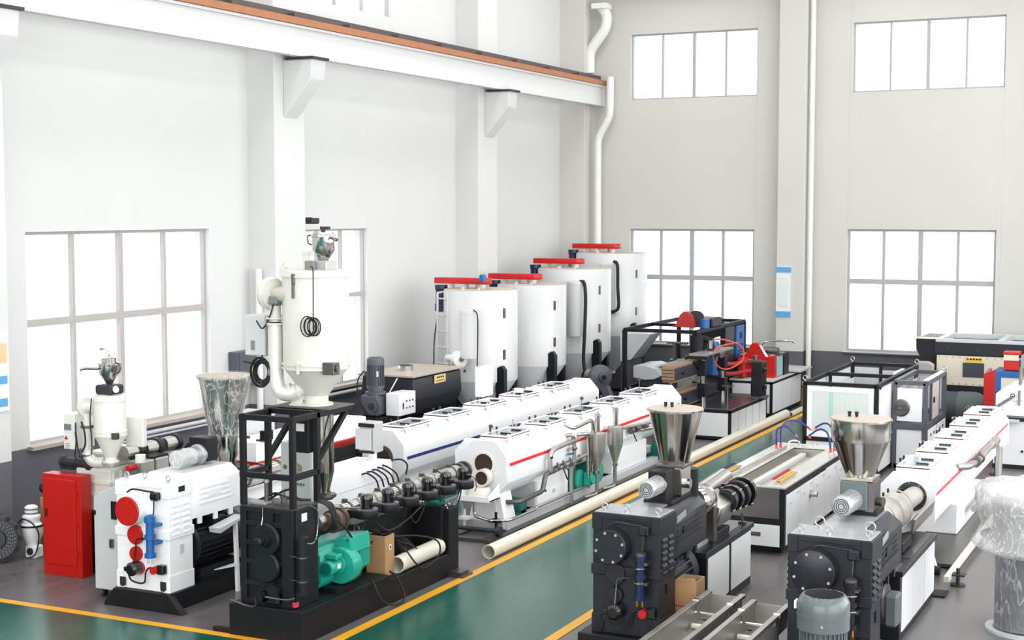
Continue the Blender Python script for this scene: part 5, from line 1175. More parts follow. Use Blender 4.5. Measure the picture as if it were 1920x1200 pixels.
build('clamp_block', MB().box(-9.05, -8.9, 29.5, 29.9, .8, 1.2, .02), mat('dark_red_arm', (170, 30, 30), .5), t)
build('motor', MB().cyl((-8.75, 30.3, 1.3), (-8.4, 30.3, 1.3), .09, n=18).box(-8.9, -8.3, 30.15, 30.5, 1.24, 1.27), STEELDK, t)
build('guard_rail', MB().tube([(-8.8, 30.6, 1.26), (-8.8, 30.6, 1.45), (-8.3, 30.7, 1.5), (-8.2, 30.8, 1.45)], .02, 8), STEEL, t)
build('outfeed_plate', MB().prism([(-9.2, .80), (-8.1, .80), (-8.1, .84), (-8.9, .86), (-9.2, 1.0)], 'y', 31.0, 31.98, .003), LGREY, t)
single('far_carton', MB().box(-8.36, -8.06, 31.78, 32.02, 0, .38, .01), CARD, 'brown carton on the floor at the far wall beside the white table', 'box', (-8.2, 31.9, 0))
single('white_sack', MB().sphere((-8.25, 31.88, .455), .10, .7, 10).sphere((-8.15, 31.95, .445), .09, .7, 10), LGREY, 'small crumpled white sack on top of the far carton', 'bag', (-8.2, 31.85, .38))

# black open frame with the saw unit
t = thing('saw_enclosure', 'large black open-frame saw enclosure with blue control panel', 'machine', (-10.0, 29, 0))
build('white_trough', MB().prism([(-10.75, 1.12), (-10.5, 1.14), (-10.25, 1.08), (-10.12, .95), (-10.3, .86), (-10.5, .84), (-10.75, .88)], 'y', 27.9, 28.9, .01), LGREY, t)
build('trough_support', MB().box(-10.7, -10.3, 28.1, 28.8, .1, .88), SLATE, t)
X0, X1, Y0, Y1, Z1 = -10.72, -9.25, 27.35, 30.6, 1.90
def beam(a, b, w_=.07, nm='frame_beam', m=SOOT): return build(nm, MB().bar(a, b, w_), m, t)
for x in (X0, X1):
    for y in (Y0, Y1): beam((x, y, 0), (x, y, Z1), .08)
    beam((x, Y0, Z1), (x, Y1, Z1)); beam((x, Y0, .72), (x, Y1, .72)); beam((x, Y0, .1), (x, Y1, .1))
for y in (Y0, Y1):
    beam((X0, y, Z1), (X1, y, Z1)); beam((X0, y, .72), (X1, y, .72)); beam((X0, y, .1), (X1, y, .1))
beam((X1, 29.2, .1), (X1, 29.2, 1.9)); beam((X0 + .55, Y1, .1), (X0 + .55, Y1, 1.9), .1)
beam((X0, 28.9, 1.9), (X1, 28.9, 1.9), .06)
build('table_deck', MB().box(X0 + .05, X1 - .05, 27.6, 30.4, .66, .70), SOOT, t)
build('rear_panel', MB().box(-10.15, X1 - .04, 30.52, 30.58, .72, 1.86), BLACK, t)
build('side_door', MB().box(X1 - .01, X1 + .01, 29.3, 29.9, .75, 1.84), mat('dark_blue_grey', (40, 46, 56), .4), t)
cp = build('control_panel', MB().box(X1 - .005, X1 + .03, 30.0, 30.55, 1.15, 1.84, .005), BLUE, t, 'blue control panel')
build('display', MB().box(X1 + .03, X1 + .034, 30.2, 30.38, 1.55, 1.68), BLACK, cp)
for k in range(3):
    for z in (1.42, 1.30): build('button', MB().cyl((X1 + .03, 30.15 + .12 * k, z), (X1 + .045, 30.15 + .12 * k, z), .018, n=8), IRON, cp)
build('white_door', MB().box(X1 + .0, X1 + .02, 28.55, 28.9, 1.22, 1.70, .004), WHITE, t)
build('white_door_window', MB().box(X1 + .02, X1 + .024, 28.62, 28.82, 1.28, 1.48), IRON, t)
build('belt_guard', MB().prism([(-9.95, 1.93), (-9.48, 1.93), (-9.5, 2.05), (-9.55, 2.18), (-9.63, 2.25), (-9.72, 2.25), (-9.80, 2.18), (-9.86, 2.02)], 'y', 28.0, 28.12, .01), mat('matt_red_guard', (176, 40, 40), .5), t, 'matt red belt guard on top')
build('top_motor', MB().cyl((-9.62, 28.15, 2.08), (-9.62, 28.6, 2.08), .15, n=24).box(-9.6, -9.15, 28.15, 28.75, 1.93, 2.12, .03), BLACK, t)
build('top_cover', MB().lathe((-9.5, 28.12, 2.1), (0, 1, 0), [(.17, 0), (.17, .03), (.12, .04)], 24), mat('green_black', (38, 50, 48), .4), t)
build('blue_motor', MB().cyl((-9.25, 27.95, 1.94), (-9.25, 27.95, 2.12), .09, n=16), BLUE, t)
build('saw_hood', MB().lathe((-9.75, 28.6, 1.08), (0, 1, 0), [(.24, 0), (.26, .02), (.26, .1), (.24, .12)], 30), STEELDK, t)
build('saw_blade', MB().cyl((-9.75, 28.55, 1.08), (-9.75, 28.56, 1.08), .21, n=36), SOOT, t)
build('clamp_stand', MB().box(-10.05, -9.98, 28.3, 28.4, .7, 1.56).box(-10.18, -9.75, 28.3, 28.4, 1.56, 1.60).box(-10.1, -9.9, 28.25, 28.45, 1.15, 1.25), STEELDK, t)
build('outfeed_chute', MB().prism([(-10.6, 1.0), (-9.85, 1.22), (-9.85, 1.26), (-10.6, 1.05)], 'y', 28.1, 28.5, .003), LGREY, t)
build('dust_bag_collar', MB().cyl((-9.18, 27.3, 1.48), (-9.18, 27.3, 1.84), .15, n=24).cyl((-9.18, 27.3, 1.84), (-9.18, 27.3, 1.90), .07, n=16), SOOT, t)
build('dust_bag', MB().lathe((-9.18, 27.3, .95), (0, 0, 1), [(.10, 0), (.145, .06), (.15, .3), (.155, .52), (.165, .54)], 24), mat('grey_dust_bag', (188, 184, 180), .7, var=.08), t)
build('elbow_pipe', MB().tube([(-9.1, 27.32, 1.78), (-8.98, 27.35, 1.76), (-8.92, 27.38, 1.66), (-8.92, 27.4, 1.52)], .055, 14), SOOT, t)
build('blue_tank', MB().lathe((-9.05, 27.9, 1.0), (0, 0, 1), [(.10, 0), (.13, .03), (.13, .62), (.10, .68)], 22), BLUE, t)

# ------------------------------------------------------------------ charcoal extruder in the middle
def charcoal_extruder(cx, y, label, hopper_prof, hz, topz=1.385, wide=.69, throat=CHARCOAL, cylm=NAVY, dr=.168):
    t = thing('extruder', label, 'machine', (cx, y, 0))
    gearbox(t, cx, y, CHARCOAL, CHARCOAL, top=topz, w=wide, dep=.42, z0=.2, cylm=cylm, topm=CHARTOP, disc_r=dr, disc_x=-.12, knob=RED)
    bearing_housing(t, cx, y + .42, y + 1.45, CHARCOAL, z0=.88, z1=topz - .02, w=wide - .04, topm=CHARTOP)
    build('base_frame', MB().box(cx - wide / 2 - .12, cx + wide / 2 + .02, y - .1, y + .5, 0, .2, .01).box(cx - wide / 2 - .05, cx + .16, y + .5, y + 1.48, 0, .15, .01), SOOT, t)
    ribbed_motor(t, (cx + .02, y + 1.42, .56), (cx + .02, y + .5, .56), .26, IRON, 22, cap=IRON)
    build('nameplate', MB().prism([(y + .52, topz - .16), (y + .78, topz - .13), (y + .78, topz - .07), (y + .52, topz - .10)], 'x', cx + wide / 2 - .02, cx + wide / 2 - .012), ALU, t)
    return t

t = charcoal_extruder(-5.075, 13.02, 'middle charcoal extruder with a plain steel cone hopper', None, 0)
MID = t
hopper_cone(t, (-5.0, 14.18, 1.71), [(.142, 0), (.28, .55)], STEEL)
build('hopper_flange', MB().box(-5.14, -4.84, 13.99, 14.31, 1.685, 1.71, .004), STEELDK, t)
build('feeder_box', MB().box(-5.12, -4.93, 13.72, 14.02, 1.34, 1.685, .008).box(-5.16, -4.86, 13.70, 14.3, 1.365, 1.40, .004), SOOT, t)
build('feeder_throat', MB().box(-4.98, -4.86, 13.98, 14.28, 1.4, 1.685, .01).cyl((-4.86, 14.1, 1.52), (-4.80, 14.1, 1.52), .05, n=16), STEEL, t)
build('throat_pipe', MB().cyl((-4.92, 14.42, 1.3), (-4.92, 14.42, 1.62), .09, n=20), SOOT, t)
fm_ = ribbed_motor(t, (-5.02, 13.40, 1.555), (-5.02, 13.74, 1.555), .092, ALU, 16, cap=IRON, name='feeder_motor')
# barrel neck, transition and die with black rings
build('neck', MB().lathe((-5.0, 14.45, 1.12), (0, 1, 0), [(.20, 0), (.22, .05), (.18, .25), (.15, .3)], 28), CHARCOAL, t)
build('barrel_cover', MB().lathe((-5.02, 14.75, 1.18), (.05, 1, -.05), [(.17, 0), (.18, .02), (.17, .35), (.14, .42)], 28), STEEL, t)
build('barrel_cover', MB().cyl((-5.08, 15.2, 1.17), (-5.25, 16.6, 1.12), .12, n=24), STEEL, t)
build('transition_plate', MB().box(-5.0, -4.84, 15.0, 15.12, .72, 1.18, .01), STEELDK, t)
build('heater_block', MB().prism([(-5.12, .80), (-4.84, .86), (-4.80, 1.08), (-5.0, 1.2), (-5.14, 1.1)], 'y', 15.1, 15.6, .01), BRUSH, t)
dh = build('die_head', MB().cyl((-4.9, 15.5, 1.07), (-4.9, 16.35, 1.07), .11, n=28), SOOT, t)
for k in range(4):
    y = 15.55 + .2 * k; r_ = .135 + .014 * k
    build('die_ring', MB().lathe((-4.9, y, 1.06), (0, 1, 0), [(.10, 0), (r_, .005), (r_, .075), (.10, .08)], 34), PLASTIC if k % 2 else BLACK, dh)
    build('ring_shine', MB().ring((-4.9, y + .085, 1.06), (-4.9, y + .12, 1.06), r_ - .01, .10, 34), STEELDK, dh)
    for q in range(4):
        a = PI / 4 + q * PI / 2
        build('ring_bolt', MB().cyl((-4.9 + r_ * math.cos(a), y - .01, 1.06 + r_ * math.sin(a)), (-4.9 + r_ * math.cos(a), y + .08, 1.06 + r_ * math.sin(a)), .012, n=6), STEEL, dh)
build('die_face', MB().cyl((-4.9, 15.54, 1.06), (-4.9, 15.55, 1.06), .09, n=24), STEELDK, dh)
# its cabinet
t = thing('machine_cabinet', 'low cabinet with two white doors and worn top behind the middle extruder', 'cabinet', (-5.0, 15.4, 0))
build('body', MB().box(-5.42, -4.79, 14.52, 16.22, 0, .66, .006), BLACK, t)
build('worktop', MB().box(-5.44, -4.76, 14.50, 16.24, .66, .715, .004), CHARCOAL, t)
build('top_sheet', MB().box(-5.38, -4.85, 15.0, 16.2, .715, .72), SHOE, t)
build('motor_well', MB().box(-5.35, -4.90, 14.515, 14.53, .08, .55), SOOT, t)
for a, b in ((14.60, 15.36), (15.42, 16.17)): build('door', MB().box(-4.79, -4.776, a, b, .10, .63, .004), PANEL, t)
build('corner_strip', MB().box(-4.79, -4.765, 14.52, 14.58, 0, .66).box(-4.79, -4.77, 15.37, 15.41, .08, .66), BLACK, t)
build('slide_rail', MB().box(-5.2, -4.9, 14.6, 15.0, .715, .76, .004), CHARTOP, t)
build('clamp_block', MB().box(-5.15, -4.85, 15.05, 15.6, .72, .80, .01), SOOT, t)
build('lever', MB().cyl((-4.86, 16.1, .72), (-4.86, 16.1, .84), .015, n=8).box(-4.9, -4.82, 16.07, 16.13, .715, .74), STEELDK, t)
t = thing('torn_carton', 'torn brown carton with red band behind the middle charcoal gearbox', 'box', (-4.63, 13.66, 0))
for (a, b, c, d) in ((-4.76, -4.54, 13.53, 13.54), (-4.76, -4.54, 13.79, 13.80), (-4.76, -4.75, 13.54, 13.79), (-4.55, -4.54, 13.54, 13.79)):
    build('wall', MB().box(a, b, c, d, .0, .66), CARD, t)
build('red_band', MB().box(-4.763, -4.537, 13.527, 13.803, .40, .415), mat('red_print', (190, 50, 50), .6), t)
build('inner_floor', MB().box(-4.75, -4.55, 13.54, 13.79, .35, .36), CARDIN, t)
build('flap', MB().prism([(-4.76, .66), (-4.54, .66), (-4.56, .70), (-4.72, .68)], 'y', 13.525, 13.535), CARD, t)
build('printed_logo', MB().ring((-4.69, 13.527, .28), (-4.69, 13.5285, .28), .02, .014, 12), IRON, t)

# ------------------------------------------------------------------ cooling / calibration table
t = thing('calibration_table', 'long stainless calibration table with valve rows, recessed trough and white doors', 'machine', (-5.25, 17.6, 0))
x0, x1, y0, y1 = -5.82, -4.78, 17.62, 21.1
zt = .87
build('lower_body', MB().box(x0 + .02, x1 - .02, y0 + .02, y1 - .02, .12, .40, .004), BLACK, t)
fr = MB()
for x in (x0, x1 - .07):
    for y in (y0, y1 - .06): fr.box(x, x + .07, y, y + .06, .1, zt - .02, .003)
fr.box(x1 - .05, x1, y0, y1, zt - .09, zt - .01, .003).box(x0, x1, y0, y0 + .05, .40, .47, .003).box(x0, x1, y1 - .05, y1, .4, .47)
build('frame', fr, BLACK, t)
for k in range(5):
    a = y0 + .09 + .665 * k
    d = build('door', MB().box(x1 - .012, x1 + .002, a, a + .64, .13, zt - .11, .003), PANEL, t)
    for yy, zz in ((a + .14, .62), (a + .48, .70)): build('latch', MB().box(x1 + .002, x1 + .012, yy, yy + .04, zz, zz + .035, .003).box(x1 + .002, x1 + .01, yy + .055, yy + .095, zz, zz + .035, .003), LGREY, d)
    build('vent_mark', MB().box(x1 + .002, x1 + .004, a + .05, a + .055, .60, .68).box(x1 + .002, x1 + .004, a + .55, a + .555, .66, .74), LGREY, d)
build('drain_stub', MB().cyl((x1, 18.85, .58), (x1 + .10, 18.85, .58), .036, n=18).ring((x1, 18.85, .58), (x1 + .01, 18.85, .58), .055, .03, 20), BRUSH, t)
build('front_panel', MB().box(x0 + .06, x1 - .07, y0 - .002, y0 + .008, .47, zt - .015, .003), mat('dull_steel_sheet', (118, 116, 114), .42, .7, var=.25, scale=2), t)
lp = build('lower_front_panel', MB().box(x0 + .06, x1 - .06, y0 - .004, y0 + .01, .12, .39, .003), PANEL, t)
build('handle', MB().box(x1 - .48, x1 - .30, y0 - .012, y0 - .004, .24, .29, .003).box(x1 - .46, x1 - .32, y0 - .02, y0 - .012, .255, .275, .003), STEELDK, lp)
for k in range(6): build('rivet', MB().cyl((x0 + .12 + .15 * k, y0 - .008, zt - .04), (x0 + .12 + .15 * k, y0 - .002, zt - .04), .006, n=6), STEEL, t)
TOPS = mat('bright_steel_sheet', (232, 231, 228), .26, metal=.6, var=.06, scale=2)
tx0, tx1, ty0, ty1 = -5.50, -5.03, y0 + .05, 20.75
build('top_sheet', MB().box(x0, tx0, y0, y1, zt - .02, zt).box(tx1, x1, y0, y1, zt - .02, zt).box(tx0, tx1, ty1, y1, zt - .02, zt).box(tx0, tx1, y0, ty0, zt - .02, zt), TOPS, t)
build('trough_floor', MB().box(tx0, tx1, ty0, ty1, zt - .15, zt - .13), mat('trough_beige', (196, 184, 168), .4, .4, var=.1), t)
build('trough_wall', MB().box(tx0 - .01, tx0, ty0, ty1, zt - .14, zt - .01).box(tx1, tx1 + .01, ty0, ty1, zt - .14, zt - .01).box(tx0, tx1, ty1, ty1 + .01, zt - .14, zt - .01), BRUSH, t)
build('trough_rail', MB().box(tx0 + .12, tx0 + .20, ty0, ty1 - .1, zt - .13, zt - .06, .005).box(tx1 - .05, tx1 - .02, ty0, ty1 - .1, zt - .13, zt - .04, .004).box(tx1 - .10, tx1 - .08, ty0, ty1 - .1, zt - .13, zt - .06, .004), LGREY, t)
build('drain_slot', MB().box(-5.19, -5.11, 18.85, 19.1, zt - .13, zt - .126), SOOT, t)
# rows of ball valves
def valves(x, ya, n, capm, nm):
    r = build(nm, MB().box(x - .02, x + .02, ya - .05, ya + .055 * n + .02, zt, zt + .02, .004), STEEL, t)
    for k in range(n):
        y = ya + .055 * k
        build('valve_body', MB().cyl((x - .03, y, zt + .035), (x + .055, y, zt + .035), .010, n=8), BRASS, r)
        build('valve_handle', MB().box(x - .075, x - .035, y - .010, y + .010, zt + .05, zt + .07, .003), capm, r)
valves(-4.93, 17.85, 14, RED, 'valve_row')
valves(-5.72, 18.0, 14, NAVY, 'valve_row')
build('end_fitting', MB().box(-5.80, -5.70, 17.7, 17.92, zt, zt + .04, .01).cyl((-5.7, 17.7, zt + .02), (-5.6, 17.9, zt + .02), .03, n=12), STEEL, t)
build('water_pipe', MB().tube([(-5.66, 17.75, zt + .03), (-5.60, 18.2, zt + .03), (-5.58, 20.6, zt + .02)], .02, 8, smooth=False), STEEL, t)
def hose(pts): 
    h = build('spray_hose', MB().tube(pts, .014, 8, 8), BLUEHOSE, t)
    build('spray_nozzle', MB().cyl(pts[-1], (pts[-1][0] + .035, pts[-1][1] - .0, pts[-1][2] - .03), .018, .01, 10), ORANGE, h)
    build('hose_fitting', MB().cyl((pts[0][0], pts[0][1], zt), (pts[0][0], pts[0][1], zt + .06), .02, n=10), ORANGE, h)
    build('hose_base', MB().cyl((pts[0][0], pts[0][1], zt - .01), (pts[0][0], pts[0][1], zt + .012), .03, n=12), STEEL, h)
hose([(-5.68, 20.45, zt + .05), (-5.68, 20.45, zt + .22), (-5.66, 20.46, zt + .30), (-5.55, 20.5, zt + .33), (-5.42, 20.5, zt + .22)])
hose([(-5.66, 20.60, zt + .05), (-5.66, 20.62, zt + .28), (-5.58, 20.7, zt + .38), (-5.45, 20.8, zt + .37), (-5.30, 20.8, zt + .28)])
hose([(-4.90, 20.45, zt + .05), (-4.92, 20.45, zt + .20), (-4.97, 20.46, zt + .30), (-5.08, 20.48, zt + .32), (-5.22, 20.45, zt + .22)])
hose([(-4.88, 20.6, zt + .05), (-4.90, 20.62, zt + .25), (-4.98, 20.7, zt + .36), (-5.08, 20.75, zt + .37), (-5.20, 20.75, zt + .30)])
build('bracket_loop', MB().tube([(-5.62, 20.85, zt), (-5.6, 20.9, zt + .06), (-5.5, 20.95, zt + .06), (-5.48, 21.0, zt)], .012, 6), STEEL, t)
for x in (x0 + .15, x1 - .15):
    for y in (17.9, 20.8): build('foot', MB().box(x - .06, x + .06, y - .06, y + .06, 0, .12, .01), SOOT, t)

# ------------------------------------------------------------------ panelled haul-off cabinet
t = thing('enclosed_haul_off', 'tall open-topped black frame cabinet with ribbed window and white side doors', 'machine', (-5.5, 23.8, 0))
x0, x1, y0, y1, z1 = -6.09, -5.0 + .04, 23.8, 26.9, 1.42
x1 = -4.93
z1 = 1.47
y1 = 27.0
y0 = 22.6 + 1.0
def fb(a, b, w_=.06, m=SOOT): return build('frame_bar', MB().bar(a, b, w_), m, t)
for x in (x0, x1):
    for y in (y0, y1): fb((x, y, 0), (x, y, z1))
    fb((x, y0, z1), (x, y1, z1)); fb((x, y0, .05), (x, y1, .05))
for y in (y0, y1, (y0 + y1) / 2 - .2):
    fb((x0, y, z1), (x1, y, z1), .06)
for y in (y0, y1): fb((x0, y, .05), (x1, y, .05)); fb((x0, y, .56), (x1, y, .56))
fb((x0 + .05, (y0 + y1) / 2 - .2, .6), (x0 + .05, (y0 + y1) / 2 - .2, z1), .05); fb(((x0 + x1) / 2 - .05, y1 - .02, .6), ((x0 + x1) / 2 - .05, y1 - .02, z1), .05)
fw = build('front_frame', MB().box(x0 + .04, x1 - .04, y0 - .012, y0 + .0, .60, .68).box(x0 + .04, x1 - .04, y0 - .012, y0, z1 - .12, z1 - .04).box(x0 + .04, x0 + .12, y0 - .012, y0, .60, z1 - .04).box(x1 - .12, x1 - .04, y0 - .012, y0, .60, z1 - .04), WHITE, t)
RIB = mat('ribbed_acrylic', (214, 222, 218), .25, var=.12, scale=5, stretch=(30, 1, .6), coat=.5)
build('ribbed_window', MB().box(x0 + .12, x1 - .12, y0 - .006, y0 - .002, .68, z1 - .12), RIB, fw)
for k in range(26):
    x = x0 + .13 + (x1 - x0 - .26) * k / 26
    build('window_rib', MB().box(x, x + .012, y0 - .010, y0 - .006, .68, z1 - .12), RIB, fw)
build('teal_reflection_strip', MB().box(x0 + .40, x0 + .46, y0 - .0105, y0 - .0102, .95, z1 - .13), mat('painted_pale_teal', (168, 208, 198), .4), fw).name = 'teal_strip'  # teal showing in the ribbed glass, painted on as a flat strip
build('lower_panel', MB().box(x0 + .03, x1 - .03, y0 - .01, y0 - .002, .08, .53, .002), PANEL, t)
for a, b in ((0, 0), (.05, 0), (0, -.05), (.05, -.05), (.02, .03), (.09, .03)):
    build('vent_slot', MB().bar((x0 + .10 + a, y0 - .012, .42 + b), (x0 + .13 + a, y0 - .012, .45 + b), .006), IRON, t)
ym = y0 + (y1 - y0) * .5
for a, b in ((y0 + .05, ym - .01), (ym + .01, y1 - .05)):
    build('upper_side_panel', MB().box(x1 + .028, x1 + .038, a, b, .60, z1 - .05, .002), PANEL, t)
n = 4
for k in range(n):
    a = y0 + .05 + (y1 - y0 - .1) * k / n
    build('lower_side_door', MB().box(x1 + .028, x1 + .038, a + .006, a + (y1 - y0 - .1) / n - .006, .08, .58, .002), PANEL, t)
for y in (y0 + .1, ym - .1, ym + .1, y1 - .1): build('clip', MB().box(x1 + .03, x1 + .05, y - .03, y + .03, z1 - .06, z1 - .03), BLACK, t)
build('left_panel', MB().box(x0 - .03, x0 - .02, y0 + .05, y1 - .05, .1, z1 - .05), PANEL, t)
build('inner_panel', MB().box(x0 + .04, x0 + .05, y0 + .05, y1 - .05, .6, z1 - .25), PANEL, t)
build('back_window', MB().box(-5.55, x1 - .05, y1 - .04, y1 - .02, .9, z1 - .1).box(x0 + .05, -5.6, y1 - .04, y1 - .02, .9, z1 - .06), LGREY, t)
build('inner_deck', MB().box(x0 + .05, x1 - .03, y0 + .1, y1 - .1, .56, .60), SLATE, t)
build('top_lamp', MB().box(x1 - .12, x1 - .06, (y0 + y1) / 2 + .2, (y0 + y1) / 2 + .9, z1 - .02, z1 + .03), WHITE, t)
for p in ((x0, y0), (x0, y1), (x1, y1)): eye_bolt((p[0], p[1], z1 + .03), t, STEEL, .035)
for x in (x0, x1):
    for y in (y0, y1): build('foot', MB().cyl((x, y, 0), (x, y, .02), .05, n=12), STEELDK, t)

t = thing('saw_cabinet', 'slate framed cabinet with white panels and a fan port behind the hopper', 'machine', (-4.8, 26, 0))
x0, x1, y0, y1, z1 = -5.25, -4.34, 24.6, 26.3, 1.44
y0, y1 = 24.6, 26.4
def fb2(a, b, w_=.07): return build('frame_bar', MB().bar(a, b, w_), SLATE, t)
x0 = -4.90 + .07
for x in (x0, x1):
    for y in (y0, y1): fb2((x, y, 0), (x, y, z1))
    fb2((x, y0, z1), (x, y1, z1)); fb2((x, y0, .72), (x, y1, .72), .08); fb2((x, y0, .05), (x, y1, .05))
for y in (y0, y1): fb2((x0, y, z1), (x1, y, z1)); fb2((x0, y, .72), (x1, y, .72), .1); fb2((x0, y, .05), (x1, y, .05))
build('upper_front_panel', MB().box(x0, x1 - .05, y0 - .02, y0 - .01, .80, z1 - .09, .003), PANEL, t)
build('lower_front_panel', MB().box(x0, x1 - .05, y0 - .02, y0 - .01, .08, .66, .003), PANEL, t)
build('fan_port', MB().lathe((x0 + .10, y0 - .02, 1.02), (0, -1, 0), [(.145, 0), (.145, .02), (.12, .03), (.12, .01), (.03, .012), (.03, .04)], 30), STEELDK, t)
for k in range(3): fp = build('fan_blade', MB().box(x0 + .10 - .1, x0 + .10 + .1, y0 - .045, y0 - .04, .98 + .035 * k, .99 + .035 * k), IRON, t)
build('sliding_door', MB().box(x1 + .0, x1 + .02, y0 + .55, y0 + 1.15, .78, z1 - .05), mat('pinkish_acrylic', (196, 186, 186), .3), t)
build('door_handle', MB().box(x1 + .02, x1 + .04, y0 + .6, y0 + .68, 1.05, 1.15, .005), PLASTIC, t)
fb2((x1, y0 + .5, .72), (x1, y0 + .5, z1), .04); fb2((x1, y0 + 1.2, .72), (x1, y0 + 1.2, z1), .04)
build('inner_wall', MB().box(x0 + .02, x0 + .04, y0 + .05, y1 - .05, .8, z1 - .1), LGREY, t)
build('back_wall', MB().box(x0, x1, y1 - .02, y1 - .01, .8, z1 - .08), mat('pinkish_acrylic', (196, 186, 186), .3), t)
build('inner_deck', MB().box(x0, x1, y0, y1, .68, .72), SLATE, t)
for k in range(2):
    d = build('lower_side_door', MB().box(x1 + .034, x1 + .042, y0 + .06 + .86 * k, y0 + .86 + .86 * k, .08, .66, .003), PANEL, t)
    for q in (0.2, .5): build('latch', MB().box(x1 + .042, x1 + .052, y0 + .06 + .86 * k + q, y0 + .12 + .86 * k + q, .54, .58), IRON, d)
build('top_panel', MB().box(x1 - .06, x1 + .02, y0 + .1, y1 - .1, z1 + .03, z1 + .045), WHITE, t)
for p in ((x1, y1), ): eye_bolt((p[0], p[1], z1 + .03), t, STEEL, .035)
# ------------------------------------------------------------------ right-hand charcoal extruder
t = charcoal_extruder(-3.085, 12.9, 'right-hand charcoal extruder under the faceted steel hopper with deep rim', None, 0, wide=.75, cylm=SOOT, dr=.20)
RH = t
h = hopper_cone(t, (-3.10, 14.15, 1.73), [(.135, 0), (.27, .34), (.283, .36), (.283, .55)], STEEL)
build('hopper_flange', MB().box(-3.26, -2.94, 13.99, 14.31, 1.70, 1.73, .004), STEEL, t)
FG = mat('feeder_grey', (96, 108, 110), .35, .2, var=.1)
build('feeder_box', MB().box(-3.25, -2.99, 13.97, 14.15, 1.42, 1.70, .012), FG, t)
build('feeder_throat', MB().box(-3.02, -2.93, 14.0, 14.3, 1.40, 1.70, .01).cyl((-2.93, 14.12, 1.5), (-2.86, 14.1, 1.5), .045, n=16), STEELDK, t)
build('feeder_foot', MB().box(-3.2, -2.9, 14.0, 14.35, 1.365, 1.42, .01), SOOT, t)
ribbed_motor(t, (-3.15, 13.60, 1.52), (-3.13, 13.97, 1.52), .10, ALU, 16, cap=IRON, name='feeder_motor')
eye_bolt((-3.25, 13.2, 1.385), t, ALU, .045); eye_bolt((-2.78, 13.15, 1.385), t, ALU, .045)
br = build('barrel', MB().lathe((-3.12, 14.35, 1.13), (.0, 1, -.03), [(.17, 0), (.175, .01), (.175, .75), (.16, .76)], 36), mat('worn_barrel_cover', (188, 182, 174), .34, .4, var=.12), t)
build('barrel', MB().lathe((-3.12, 15.12, 1.08), (-.03, 1, -.06), [(.185, 0), (.195, .01), (.195, 1.0), (.17, 1.05), (.11, 1.06), (.11, 2.36)], 36), mat('worn_barrel_cover', (188, 182, 174)), t)
for y in (15.1, 15.5, 15.95): build('sleeve_ring', MB().ring((-3.125, y, 1.075), (-3.125, y + .025, 1.073), .203, .19, 36), BRUSH, t)
for k in range(6): build('thermocouple', MB().cyl((-3.14, 14.5 + .24 * k, 1.29), (-3.14, 14.5 + .24 * k, 1.33), .012, n=6), SOOT, t)
build('cradle', MB().prism([(-3.02, .74), (-2.93, .80), (-2.90, .96), (-2.93, .96), (-2.95, .83), (-3.1, .78)], 'y', 16.0, 17.2, .004), BRUSH, t)
build('cradle_base', MB().box(-3.25, -2.90, 15.3, 15.8, .73, .84, .01), SOOT, t)
build('side_motor_cover', MB().lathe((-2.80, 13.75, .62), (1, 0, 0), [(.2, 0), (.2, .05), (.16, .07)], 28), STEELDK, t)
build('terminal_cover', MB().box(-2.74, -2.62, 13.62, 13.85, .42, .72, .02), MOTGREY, t)

t = thing('machine_cabinet', 'low charcoal cabinet with three white doors under the right-hand barrel', 'cabinet', (-3.1, 15.5, 0))
build('body', MB().prism([(14.62, .66), (16.52, .66), (16.52, .02), (14.9, .02), (14.62, .02)], 'x', -3.5, -2.79), BLACK, t)
build('worktop', MB().box(-3.52, -2.76, 14.60, 16.56, .66, .715, .004), CHARCOAL, t)
build('top_sheet', MB().box(-3.45, -2.80, 15.2, 16.5, .715, .72), SHOE, t)
build('top_sheet', MB().box(-3.2, -2.82, 14.5, 14.9, .715, .735), POLISH, t)
for k in range(3): build('door', MB().box(-2.79, -2.776, 14.70 + .61 * k, 15.27 + .61 * k, .08, .64, .004), PANEL, t)
build('foot_bracket', MB().prism([(16.55, .20), (16.55, .02), (16.80, .02)], 'x', -2.86, -2.84).box(-2.86, -2.66, 16.52, 16.80, 0, .02), SOOT, t)

